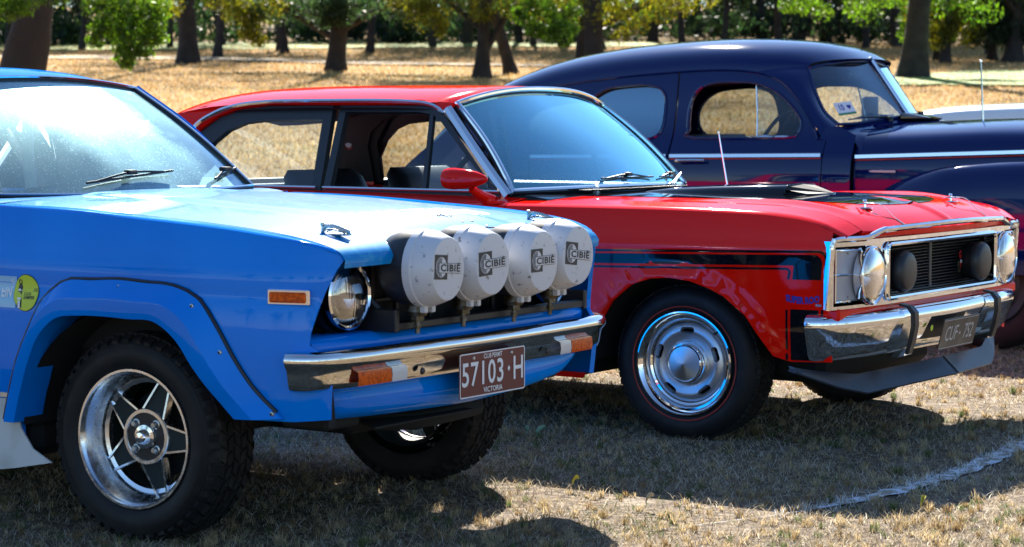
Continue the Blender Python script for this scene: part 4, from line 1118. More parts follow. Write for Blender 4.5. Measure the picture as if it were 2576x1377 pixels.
obj('decal_strut_band', [tf(g_prism(circ(-.0265, z, .0088, 16, .0035), 0, .0003), lambda V: on_side(V, -.372, .723, .0042)) for z in (.008, -.018)] + [tf(g_prism([(-.031, -.046), (-.022, -.046), (-.022, -.024), (-.031, -.024)], 0, .0003), lambda V: on_side(V, -.372, .723, .0042))], M['decal_white'], fen, smooth=False)

# wheels
def blue_wheel(name):
    w = empty(name, parent=blue); r, rr, wd = .306, .204, .20
    obj('tyre', g_lathe(tyre_prof(r, rr, wd, .02), 64), M['rubber'], w, sharp=60)
    obj('sidewall_ribs', [g_lathe([(q - .0022, .0015 + hh), (q, .0065 + hh), (q + .0022, .0015 + hh)], 64) for q, hh in ((.262, .004), (.268, .003), (.274, .001), (.280, -.001))], M['rubber'], w, sharp=0)
    tag(obj('tread', treads(r, wd, 44, 5, .007), M['tread'], w, smooth=False), kind='stuff')
    rim = obj('rim', g_lathe([(.204, -.016), (.2085, -.004), (.207, .002), (.200, .002), (.196, -.006), (.190, -.012), (.186, -.05), (.176, -.062), (.172, -.078), (.160, -.082), (.160, -.10)], 64), M['alloy'], w, sharp=40)
    obj('barrel', g_lathe([(.163, -.09), (.165, -.17), (.18, -.195)], 40), M['dark_alloy'], rim)
    ce = obj('centre', [g_lathe([(0, -.062), (.072, -.062), (.074, -.066), (.078, -.07), (.078, -.11)], 40)], M['black_satin'], w)
    obj('centre_ring', g_lathe([(.070, -.0615), (.072, -.058), (.082, -.058), (.085, -.063), (.085, -.085)], 48), M['alloy'], ce)
    obj('hub_cap', [g_lathe([(0, -.028), (.015, -.030), (.021, -.036), (.024, -.05), (.036, -.052), (.038, -.062)], 28)], M['chrome'], ce)
    for k in range(4):
        a = R(45 + 90*k); obj('wheel_nut', g_lathe([(0, -.046), (.007, -.046), (.0095, -.050), (.0095, -.06), (.014, -.0615)], 12, Matrix.Translation((.053*math.cos(a), .053*math.sin(a), 0))), M['steel'], ce)
    for k in range(5):
        a = R(-3 + 72*k); Rz = Matrix.Rotation(a, 4, 'Z')
        s = obj('spoke', tf((np.array([(.078, -.037, -.070), (.078, .037, -.070), (.168, .018, -.084), (.168, -.018, -.084), (.078, -.037, -.1), (.078, .037, -.1), (.168, .018, -.11), (.168, -.018, -.11)]),
                [(3, 2, 1, 0), (4, 5, 6, 7), (0, 1, 5, 4), (1, 2, 6, 5), (2, 3, 7, 6), (3, 0, 4, 7)]), Rz), M['dark_alloy'], w, smooth=False)
        for q in (-1, 1):
            V = [(.074, q*.040 - .0032, -.062), (.074, q*.040 + .0032, -.062), (.172, q*.020 + .0032, -.074), (.172, q*.020 - .0032, -.074)]
            obj('spoke_edge', tf((np.array(V + [(x, y, z - .025) for x, y, z in V]), [(3, 2, 1, 0), (0, 1, 5, 4), (1, 2, 6, 5), (3, 0, 4, 7)]), Rz), M['alloy'], s, smooth=False)
    obj('brake_disc', g_lathe([(.05, -.14), (.13, -.14), (.13, -.15), (.05, -.15)], 32), M['underbody'], w)
    return w
bw = blue_wheel('front_wheel'); bw.matrix_local = axle(-.745, .303, -1) @ Matrix.Identity(4)
bw.matrix_local = Matrix.Translation((-.008, 0, 0)) @ Matrix.Translation((0, -.725, .303)) @ Matrix.Rotation(R(4), 4, 'Z') @ Matrix.Rotation(R(90), 4, 'X')
for nm, x, y, rz in (('front_wheel', -.008, .775, 4), ('rear_wheel', -2.45, -.74, 0), ('rear_wheel', -2.45, .74, 0)):
    c_ = copy_tree(bw, blue); c_.name = nm
    c_.matrix_local = Matrix.Translation((x, y, .303)) @ Matrix.Rotation(R(rz), 4, 'Z') @ (Matrix.Rotation(R(90), 4, 'X') if y < 0 else Matrix.Rotation(R(-90), 4, 'X'))
# inner arches, underbody, mudflap, suspension
for sg in (-1, 1):
    for cx in (0, -2.45):
        a = np.linspace(.34, math.pi - .05, 20)
        P = np.array([[(cx + .415*math.cos(t), sg*y, .30 + .385*math.sin(t)) for y in (.77, .45)] for t in a])
        obj('inner_arch', g_grid(P), M['underbody'], blue)
        P = np.array([[(cx + r_*math.cos(t), sg*.45, .30 + r_*math.sin(t)*.92) for r_ in (.02, .42)] for t in a]); obj('arch_liner', g_grid(P), M['underbody'], blue)
    obj('mudflap', tf(g_prism([(-.495, .445), (-.470, .445), (-.455, .41), (-.42, .31), (-.37, .25), (-.29, .215), (-.45, .185), (-.62, .16), (-.62, .42)], -.003, .003), lambda V, sg=sg: np.stack([V[:, 0], sg*(.775 + V[:, 2]), V[:, 1]], 1)), M['mudflap'], blue)
    obj('mudflap_fixing', g_box(-.50, -.44, sg*.782 - .003, sg*.782 + .003, .40, .415, .001), M['steel'], blue)
obj('underbody', [g_box(-3.2, -.43, -.70, .70, .21, .33, .03), g_box(-.45, .45, -.44, .44, .42, .60, .03), g_box(.40, .63, -.62, .62, .40, .60, .02), g_box(-.25, .35, -.14, .14, .27, .40, .03), g_tube(poly([(-.01, -.62, .30), (-.01, .62, .30)], 3), .03, 8),
     g_box(.45, .62, -.60, -.44, .36, .42, .01), g_tube(crs([(.45, -.30, .345), (.56, -.1, .335), (.58, .2, .345)], 10), .03, 8)], M['underbody'], blue)
obj('sump_guard', [g_prism([(.42, -.25), (.64, -.40), (.64, .10), (.42, .15)], .345, .351)], M['underbody'], blue)
obj('engine_bay', g_box(-.55, .48, -.62, .62, .50, .86, .05), M['underbody'], blue)
# cabin
obj('dashboard', [g_box(-1.10, -.74, -.64, .64, .82, .985, .05)], M['pale_dash'], blue)
obj('dash_pad', g_tube(poly([(-.86, -.62, .985), (-.82, 0, .995), (-.86, .62, .985)], 12), .02, 8), M['dash'], blue)
steering_wheel(blue, (-1.20, -.34, .96), .18, -62)
for y in (-.34, .34): seat(blue, -1.85, y, .48, .62, 1.16, 'vinyl', headrest=True)
obj('rear_seat', [g_box(-2.6, -2.2, -.6, .6, .45, .62, .05), g_box(-2.75, -2.6, -.6, .6, .5, 1.0, .05)], M['vinyl'], blue)
obj('roll_cage', [g_tube(crs([(-1.75, -.58, .4), (-1.78, -.56, 1.1), (-1.80, -.48, 1.33), (-1.80, .48, 1.33), (-1.78, .56, 1.1), (-1.75, .58, .4)], 30), .022, 8),
    g_tube(poly([(-1.79, -.5, 1.30), (-2.6, -.5, .7)], 6), .02, 8), g_tube(poly([(-1.79, .5, 1.30), (-2.6, .5, .7)], 6), .02, 8), g_tube(poly([(-1.79, -.5, 1.28), (-1.76, .55, .6)], 6), .02, 8)], M['decal_white'], blue)
obj('door_lining', [g_box(-1.62, -.62, s*.69 - .02, s*.69 + .02, .35, .95, .01) for s in (-1, 1)], M['vinyl'], blue)
def ws_pt(P, s, t, lift=.012):
    n_, m_ = P.shape[:2]; i = int(round((s+1)/2*(n_-1))); j = int(round(t*(m_-1))); return P[i, j] + np.array([.6, 0, .75])*lift
wiper(blue, (-.715, -.475, .985), (-.725, -.44, 1.014), (-.775, .02, 1.060), ws_pt(WP, -.40, .07, .014), ws_pt(WP, .34, .15, .014), 'black_satin')
wiper(blue, (-.70, .37, .985), (-.71, .40, 1.012), (-.735, .52, 1.048), ws_pt(WP, .66, .06, .012), ws_pt(WP, 1.0, .14, .012), 'black_satin')

# ================================================================ RED SEDAN
red = empty('muscle_sedan', (1.111, 9.107, 0), -R(34))
tag(red, 'glossy red four-door sedan with black bonnet scoop and black side stripes', 'car')
_tr = spl([-3.9, -3.6, -2.9, -1.5, 0, .35, .50, .60, .66, .70, .72], [.16, .09, .02, 0, 0, .002, .008, .018, .032, .055, .075])
_pr = spl([.15, .26, .36, .48, .60, .70, .745, .762, .775, .82, .87, .90, .945], [-.085, -.065, -.045, -.024, -.014, -.008, -.004, .000, -.004, -.014, -.027, -.037, -.06])
arch_r = [(-.40, .25), (-.365, .36), (-.315, .435), (-.25, .535), (-.155, .608), (-.07, .635), (.013, .641), (.10, .632), (.175, .610), (.245, .580), (.334, .51), (.39, .43), (.44, .362)]
_ac = crs(arch_r, 60)
def WR(x, z):
    x = np.asarray(x, float); z = np.asarray(z, float)
    d = np.sqrt((x[..., None] - _ac[:, 0])**2 + (z[..., None] - _ac[:, 1])**2).min(-1)
    t = np.clip(d/.052, 0, 1)
    return .93 - _tr(x) + _pr(z) + .016*(1 - t*t*(3 - 2*t)) + .006*np.exp(-((d - .045)/.012)**2)
_zcr = spl([-3.85, -3.4, -2.6, -1.5, -.75, -.15, .36, .52, .60, .655, .685, .70], [.84, .875, .895, .902, .898, .898, .890, .876, .860, .840, .820, .805])
_zbr = spl([-3.9, -3.3, -2.0, -.8, .47, .58, .65, .69, .705], [.87, .915, .938, .925, .918, .900, .868, .835, .812])
def hzr(x, y):
    x = np.asarray(x, float); y = np.asarray(y, float); sc = x + .11*y**2*np.clip((x + .2)/.8, 0, 1)
    z = _hz(sc) + .016*(1 - np.abs(y/.72)**2)*np.clip((.78 - x)/.3, .2, 1)
    z = z + .014*np.exp(-((np.abs(y) - .60)/.05)**2)*np.clip((.70 - x)/.35, 0, 1)*np.clip((x + .2)/.5, 0, 1)
    z = z + .010*np.exp(-(np.abs(y)/.018)**1.3)*np.clip((x - .35)/.2, 0, 1)*np.clip((.79 - x)/.04, 0, 1)
    return z
_hz = spl([-.80, -.4, 0, .40, .55, .64, .70, .745, .775, .80], [.916, .922, .922, .917, .905, .888, .870, .848, .828, .81])
def ring2(a, b):
    """band between two closed outlines of equal length, as (V2,F)"""
    n = len(a); return np.array(a + b), [(i, (i+1) % n, n + (i+1) % n, n + i) for i in range(n)]
for sg in (-1, 1):
    ft = [(x, float(_zcr(x))) for x in np.linspace(-.768, .672, 26)]
    out = ft + [(.668, .70), (.664, .55), (.655, .46), (.660, .348), (.50, .343)] + arch_r[::-1] + [(-.42, .22), (-.768, .22)]
    f = patch('front_fender', out, [], side_S(WR, sg), .030, M['red'], red, rim=.015, flip=sg > 0)
    top_strip('fender_top', sg, -.768, .712, WR, _zcr, lambda x: float(hzr(np.array([x]), np.array([.72]))[0]) if x > -.66 else .9166, .724, 'red', f)
    for x0, x1, nm in ((-1.845, -.772, 'front_door'), (-2.66, -1.850, 'rear_door')):
        dt = [(x, float(_zcr(x))) for x in np.linspace(x0, x1, 14)]
        d = patch(nm, dt + [(x1, .25), (x0, .25)], [], side_S(WR, sg), .05, M['red'], red, flip=sg > 0)
        top_strip('door_shoulder', sg, x0, x1, WR, _zcr, _zbr, .735, 'red', d, 20)
        obj('handle', [g_tube(crs([(x0 + .06, sg*.925, .81), (x0 + .08, sg*.95, .81), (x0 + .18, sg*.95, .81), (x0 + .20, sg*.925, .81)], 12), .009, 8)], M['chrome'], d)
    ra = [(-2.82 + .37*math.cos(a), .31 + .34*math.sin(a)) for a in np.linspace(.05, math.pi - .05, 14)]
    qt = [(x, float(_zcr(x))) for x in np.linspace(-3.87, -2.665, 16)]
    q = patch('rear_quarter', qt + [(-2.665, .50)] + [p for p in ra if p[0] < -2.665] + [(-3.3, .30), (-3.87, .36)], [], side_S(WR, sg), .05, M['red'], red, flip=sg > 0)
    top_strip('quarter_shoulder', sg, -3.87, -2.665, WR, _zcr, _zbr, .70, 'red', q, 20)
    # stripes
    def strp(nm, outl, par, lift=.0015):
        S = lambda u, v: np.stack([u, sg*(WR(u, v) + lift), v], 1)
        return patch(nm, outl, [], S, .04, M['black_paint'], par, rim=0, flip=sg > 0)
    z0 = lambda x: .749 + .024*(x - .05)
    def bent(xr, xf, dz0, dz1, xa, xb, zend, rad):
        """band that runs forwards and turns down at the nose: between offsets dz0>dz1, columns xa<xb"""
        o = [(xr, z0(xr) - dz0), (xb - rad, z0(xb) - dz0)]
        o += [(xb - rad + rad*math.sin(t), z0(xb) - dz0 - rad + rad*math.cos(t)) for t in np.linspace(.2, math.pi/2, 6)]
        o += [(xb - .006, zend), (xa - .006, zend)]
        r2 = max(.004, rad - (xb - xa))
        o += [(xa - r2 + r2*math.sin(t), z0(xa) - dz1 - r2 + r2*math.cos(t)) for t in np.linspace(math.pi/2, .2, 5)]
        o += [(xa - r2, z0(xa) - dz1), (xr, z0(xr) - dz1)]
        return o
    for xr, xf, par in ((-.765, .7, f),):
        strp('stripe_line', bent(xr, xf, 0, .009, .649, .659, .655, .034), par)
        strp('stripe', bent(xr, xf, .0165, .055, .530, .639, .653, .030), par)
        strp('stripe_line', bent(xr, xf, .064, .072, .508, .518, .653, .018), par)
    for x0, x1, par in ((-1.843, -.774, 'front_door'), (-2.658, -1.852, 'rear_door'), (-3.6, -2.667, 'rear_quarter')):
        pp = [o for o in red.children if o.name.startswith(par)][0 if sg < 0 else 1]
        for a, b in ((0, .009), (.0165, .055), (.064, .072)):
            strp('stripe', [(x0, z0(x0) - b), (x1, z0(x1) - b), (x1, z0(x1) - a), (x0, z0(x0) - a)], pp)
    strp('stripe', [(.504, .350), (.613, .350), (.622, .542), (.513, .542)], f)
    strp('stripe_line', [(.485, .350), (.494, .350), (.503, .540), (.494, .540)], f)
    strp('stripe_line', [(.622, .350), (.631, .350), (.640, .544), (.631, .544)], f)
    # lettering decal and maker's oval
    wd = g_text('SUPER ROO', .034, .055, .72, space=1.0)
    def arc2(V):
        a = V[:, 0]/.16; r_ = .16 + V[:, 1]
        xx = .562 - sg*-1*0 + r_*np.sin(a); zz = .722 - r_*np.cos(-a)*1.0
        return xx, zz
    def lay(V):
        s_ = 1 if sg < 0 else -1
        xx = .562 + s_*V[:, 0]; zz = .575 + V[:, 1] + 2.0*V[:, 0]**2 - .3*V[:, 0]*s_*0
        return np.stack([xx, sg*(WR(xx, zz) + .002), zz], 1)
    obj('decal_lettering', tf(wd, lay), M['decal_blue'], f, smooth=False)
    lay2 = lambda V, l: np.stack([.622 + (1 if sg < 0 else -1)*V[:, 0], sg*(WR(np.full(len(V), .622), np.full(len(V), .56)) + .002 + l - (V[:, 0])*.1), .560 + V[:, 1]], 1)
    obj('decal_oval', tf(g_prism(circ(0, 0, .0125, 20, .0052), 0, .0002), lambda V: lay2(V, .0002)), M['decal_white'], f, smooth=False)
    obj('decal_oval_field', tf(g_prism(circ(0, 0, .0115, 20, .0044), 0, .0002), lambda V: lay2(V, .0006)), M['decal_blue'], f, smooth=False)
    obj('decal_lettering', tf(g_text('Ford', .009, .01, 1.0), lambda V: lay2(V, .0010)), M['decal_white'], f, smooth=False)

# bonnet
ys = np.linspace(-.720, .720, 61); us = np.concatenate([np.linspace(0, .86, 34), np.linspace(.875, 1, 14)])
P = np.zeros((len(us) + 1, len(ys), 3))
for j, y in enumerate(ys):
    xf_ = .785 - .135*y*y
    x = -.66 + us*(xf_ + .66)
    P[:-1, j] = np.stack([x, np.full_like(x, y), hzr(x, np.full_like(x, y))], 1)
P[-1] = P[-2] + np.array([-.006, 0, -.02])
rhood = obj('bonnet', g_grid(P), M['red'], red, sharp=55)
# blacked-out centre of the bonnet and the air scoop
bo = [(-.655, -.50), (.30, -.50), (.45, -.46), (.54, -.36), (.585, -.2), (.60, 0), (.585, .2), (.54, .36), (.45, .46), (.30, .50), (-.655, .50)]
patch('black_panel', bo, [], lambda u, v: np.stack([u, v, hzr(u, v) + .0022], 1), .05, M['black_paint'], rhood, rim=0)
w = .142
rows = []
for x, h, ww in ((-.556, .004, .142), (-.45, .016, .145), (-.25, .026, .146), (-.05, .033, .146), (.09, .037, .145), (.101, .036, .143)):
    zb = hzr(np.array([x]), np.array([w]))[0] + .002
    rows.append([(x, -ww - .012, zb), (x, -ww, zb + h*.55), (x, -ww + .02, zb + h*.95), (x, -ww + .05, zb + h), (x, 0, zb + h + .005), (x, ww - .05, zb + h), (x, ww - .02, zb + h*.95), (x, ww, zb + h*.55), (x, ww + .012, zb)])
V, Fc = g_grid(np.array(rows)); sc = obj('air_scoop', (V, Fc), M['black_paint'], red, sharp=40)
zf = hzr(np.array([.215]), np.array([.1]))[0] + .003
V = np.array(rows[-1] + [(.215, -.10, zf), (.215, .10, zf), (.10, -.154, zf + .004), (.10, .154, zf + .004)])
obj('scoop_mouth', [(np.array(rows[-1][1:8] + [(.205, .11, zf), (.205, -.11, zf)]), [(8, 7, 6, 5, 4, 3, 2, 1, 0)])], M['black'], sc, smooth=False)
obj('scoop_lip', [g_tube(np.array(rows[-1][0:9]), .0035, 6), g_tube(crs([(.101, -.154, zf + .004), (.18, -.13, zf + .001), (.212, -.09, zf), (.216, 0, zf), (.212, .09, zf), (.18, .13, zf + .001), (.101, .154, zf + .004)], 20), .004, 6)], M['black_paint'], sc)
for sg in (-1, 1):
    x, y = .585, sg*.42; z = float(hzr(np.array([x]), np.array([y]))[0])
    pn = obj('bonnet_pin', [g_lathe([(0, .004), (.028, .003), (.032, 0)], 20, Matrix.Translation((x, y, z))), g_lathe([(.0, .034), (.006, .034), (.008, .026), (.005, .022), (.006, 0)], 10, Matrix.Translation((x, y, z))),
        g_tube(crs([(x - .03, y - .01, z + .012), (x, y - .014, z + .018), (x + .04, y, z + .016), (x, y + .014, z + .018), (x - .03, y + .01, z + .012)], 20), .0025, 6)], M['chrome'], red)
    k = [(x + .02, y + .01, z + .02), (x + .06, y + .02, z + .012), (x + .11, y + .02, float(hzr(np.array([x + .11]), np.array([y]))[0]) + .006), (x + .165, y + .02, float(hzr(np.array([x + .165]), np.array([y]))[0]) + .004)]
    obj('pin_lanyard', g_tube(crs(k, 16), .0022, 6), M['decal_white'], pn)

# chrome moulding along the bonnet edge, over the lamps and down the sides
hl = [(.668, -.908, .545), (.678, -.910, .68), (.686, -.908, .785), (.694, -.890, .803), (.715, -.76, .803), (.728, -.70, .806), (.742, -.60, .828), (.750, -.52, .832), (.790, 0, .842)]
path = hl + [(x, -y, z) for x, y, z in hl[:-1][::-1]]
obj('nose_moulding', [g_tube(crs(path, 110), .0115, 8)], M['chrome'], red)
fx = lambda y: .735 - .052*(np.abs(y)/.90)**4
zin = lambda V: V
def lamp_hole(s):
    """one opening for the round headlamp and the turn lamp beside it"""
    p = [(-.896, .557), (-.708, .557)] + [(-.668 + .112*math.cos(R(t)), .662 + .112*math.sin(R(t))) for t in np.linspace(-108, 104, 24)] + [(-.698, .776), (-.896, .776)]
    return p if s < 0 else [(-y, z) for y, z in p][::-1]
holes = [rrect(-.535, .535, .572, .768, .018), lamp_hole(-1), lamp_hole(1)]
patch('grille_surround', [(-.903, .545), (.903, .545), (.903, .797), (-.903, .797)], holes, lambda u, v: np.stack([fx(u), u, v], 1), .03, M['chrome'], red, rim=.04)
obj('grille_bezel', [g_tube(np.array([(.737, y, z) for y, z in rrect(-.54, .54, .567, .773, .022)]), .010, 8, True)], M['chrome'], red)
obj('grille_backing', g_box(.60, .62, -.89, .89, .55, .80), M['black'], red)
obj('nose_panel', [g_box(.56, .70, -.88, .88, .50, .548, .01), g_box(.56, .715, -.72, .72, .797, .815, .004)], M['red'], red)
for k in range(15):
    z = .584 + k*.0122
    obj('grille_slat', g_box(.648, .676, -.532, .532, z, z + .0042, .0015), M['lamp_black'], red)
obj('grille_bar', [g_box(.644, .680, -.012, .012, .572, .768, .003), g_box(.644, .679, -.53, .53, .572, .580, .002)], M['lamp_black'], red)
bd = obj('grille_badge', [g_prism([(.270, .645), (.302, .645), (.302, .664), (.270, .664)], .0, .006), g_prism([(.282, .618), (.290, .618), (.292, .645), (.280, .645)], 0, .006)], M['brass'], red, smooth=False)
for v in bd.data.vertices: v.co = (.680 + v.co.z, v.co.x, v.co.y)
Fb = frame((.687, .286, .660), (0, 1, 0), (0, 0, 1))
obj('badge_lettering', [tf(g_text('G', .040, .06, .8), Fb @ Matrix.Translation((0, .030, .0))), tf(g_text('T', .030, .06, .9), Fb @ Matrix.Translation((0, -.014, .002)))], M['red_badge'], bd, smooth=False)
obj('badge_numerals', [tf(g_text('351', .016, .04, .9), Fb @ Matrix.Translation((0, .004, .004)))], M['plate_white'], bd, smooth=False)
for sg in (-1, 1):
    h = headlamp(red, .735, sg*.668, .662, .104, .075)
    x = .76; Mx = frame((x - .03, sg*.38, .662), (0, 1, 0), (0, 0, 1))
    dl = obj('driving_lamp', g_lathe([(0, -.08), (.05, -.075), (.072, -.05), (.078, -.01)], 32, Mx), M['lamp_black'], red)
    obj('lamp_cover', g_lathe([(.078, -.012), (.081, -.008), (.081, .012), (.072, .026), (.064, .030), (.04, .033), (0, .034)], 40, Mx), M['lamp_black'], dl)
    tl = patch('turn_lamp', [(y*sg, z) for y, z in ((.878, .574), (.70, .574), (.70, .762), (.878, .762))], [], lambda u, v: np.stack([fx(u) - .016, u, v], 1), .03, M['grey_lens'], red, rim=.02, flip=False)
    obj('turn_lamp_frame', [g_tube(np.array([(float(fx(y)) - .006, y*sg, z) for y, z in ((.878, .572), (.74, .572), (.70, .60), (.70, .74), (.72, .764), (.878, .764))]), .0055, 6, True),
        g_tube(poly([(float(fx(.885)) - .008, sg*.885, .672), (float(fx(.70)) - .010, sg*.70, .668)], 4), .004, 6)], M['chrome'], tl)
    for yy_, zz_ in ((.862, .750), (.79, .750), (.862, .588), (.79, .588)):
        obj('lamp_screw', g_lathe([(0, .004), (.0035, .003), (.004, 0)], 8, frame((float(fx(yy_)) - .013, sg*yy_, zz_), (0, 1, 0), (0, 0, 1))), M['steel'], tl)
# bumper
pl = [(.592, -.944), (.620, -.940), (.655, -.918), (.700, -.85), (.735, -.72), (.765, -.50), (.790, 0), (.765, .50), (.735, .72), (.700, .85), (.655, .918), (.620, .940), (.592, .944)]
c = crs(pl, 90); t = np.gradient(c, axis=0); t /= np.linalg.norm(t, axis=1)[:, None]; nn = np.stack([t[:, 1], -t[:, 0]], 1)
prof = [(-.10, .520), (-.06, .527), (-.025, .525), (-.004, .514), (.005, .498), (.003, .478), (-.006, .45), (-.020, .41), (-.034, .375), (-.052, .354), (-.08, .348)]
P = np.array([[(c[i, 0] + nn[i, 0]*o, c[i, 1] + nn[i, 1]*o, z) for o, z in prof] for i in range(90)])
V, Fc = g_grid(P); Fc = [f[::-1] for f in Fc] + [tuple(range(11)), tuple(89*11 + i for i in range(10, -1, -1))]; rb_ = obj('front_bumper', (V, Fc), M['chrome'], red, sharp=70)
for sg in (-1, 1):
    y = sg*.42; pf = [(.70, .535), (.735, .538), (.778, .528), (.795, .505), (.797, .46), (.786, .40), (.770, .345), (.74, .335), (.70, .34)]
    g = g_prism(pf, -.035, .035); ov = obj('overrider', tf(g, lambda V, y=y: np.stack([V[:, 0], y + V[:, 2], V[:, 1]], 1)), M['chrome'], rb_, sharp=30)
    obj('rubber_strip', tf(g_prism([(.74, .542), (.784, .534), (.806, .51), (.808, .46), (.797, .40), (.780, .348), (.74, .345)], -.018, .018), lambda V, y=y: np.stack([V[:, 0], y + V[:, 2], V[:, 1]], 1)), M['rubber_trim'], ov, sharp=30)
F = Matrix.Translation((.800, .005, .402)) @ Matrix.Rotation(R(-14), 4, 'Y').inverted() @ frame((0, 0, 0), (0, 1, 0), (0, 0, 1))
plt = obj('number_plate', [tf(g_box(-.178, .178, -.064, .064, -.002, .002, .002), F)], M['plate_black'], red)
obj('plate_border', [tf(g_box(-.172, .172, z - .001, z + .001, .002, .0026), F) for z in (-.057, .057)], M['plate_grey'], plt, smooth=False)
obj('plate_number', [tf(g_text('CUF', .088, .004, .74, space=1.0), F @ Matrix.Translation((-.078, -.002, .0032))), tf(g_text('752', .088, .004, .72, space=1.0), F @ Matrix.Translation((.092, -.002, .0032))), tf(g_box(-.005, .005, -.005, .005, 0, .0004), F @ Matrix.Translation((.008, -.004, .0026)))], M['plate_grey'], plt, smooth=False)
obj('bumper_sticker', tf(g_prism(circ(0, 0, .012, 16), 0, .001), frame((.788, -.235, .435), (0, 1, 0), (.1, 0, 1))), M['decal_lime'], rb_, smooth=False)
# chin spoiler
sp_u = [(.52, -.93, .335), (.565, -.95, .330), (.600, -.80, .305), (.650, -.62, .282), (.735, 0, .300), (.650, .62, .282), (.600, .80, .305), (.565, .95, .33)]
sp_l = [(.53, -.945, .322), (.572, -.955, .314), (.655, -.76, .245), (.700, -.62, .215), (.800, 0, .238), (.700, .62, .215), (.655, .76, .245), (.572, .955, .314)]
A = poly(sp_u, 60); B_ = poly(sp_l, 60); P = np.stack([A, A*.5 + B_*.5 + np.array([.004, 0, -.002]), B_, B_ + np.array([-.003, 0, -.006]), A*.5 + B_*.5 + np.array([-.01, 0, -.01])], 1)
obj('chin_spoiler', g_grid(P), M['spoiler'], red, sharp=20)
obj('spoiler_seam', g_tube(poly([(.737, 0.004, .301), (.803, .004, .2385)], 3), .0028, 6), M['black'], red)

# greenhouse
GH = lambda x, z: .728 - .30*(z - .94) - .02*np.clip((-1.0 - x)*-1, -1, 0)*0
wb = lambda s: (-.735 - .105*s*s - .02*s**4, s*.715, .948 - .008*s*s)
wt = lambda s: (-1.180 - .050*s*s, s*.590, 1.372 - .068*abs(s)**2.4)
rws, RP = screen('windscreen', wb, wt, 35, 14, .020, M['glass_red'], red)
edge = np.concatenate([RP[:, 0], RP[-1, 1:], RP[::-1, -1][1:], RP[0, ::-1][1:-1]])
obj('windscreen_rubber', g_tube(edge, .012, 6, True), M['rubber_trim'], rws)
obj('windscreen_trim', [g_tube(edge + np.array([.008, 0, .010]), .0115, 8, True)], M['chrome'], rws)
xr = np.array([-1.20, -1.23, -1.32, -1.50, -1.80, -2.16, -2.50, -2.70, -2.84, -2.95, -3.02]); zr = np.array([1.379, 1.390, 1.396, 1.399, 1.402, 1.402, 1.394, 1.376, 1.350, 1.310, 1.275])
hw = np.array([.592, .612, .640, .655, .660, .660, .652, .640, .60, .50, .40]); zd = np.array([.070, .072, .078, .080, .082, .084, .086, .09, .085, .06, .03])
P = np.zeros((len(xr), 31, 3))
for i in range(len(xr)):
    for j, s in enumerate(np.linspace(-1, 1, 31)):
        P[i, j] = (xr[i] + (.05*(1 - s*s) - .05)*(i < 4)*(1 - i*.25), s*hw[i], zr[i] - zd[i]*abs(s)**2.6)
PP = np.array([crs(P[:, j], 40) for j in range(31)]).transpose(1, 0, 2); V, Fc = g_grid(PP)
rroof = obj('roof', (V, [f[::-1] for f in Fc]), M['red'], red)
V2 = V.copy(); V2[:, 2] -= .03; V2[:, 1] *= .97; obj('headliner', (V2, Fc), M['black'], rroof)
def band(S, outer, inner, step=.04): pass
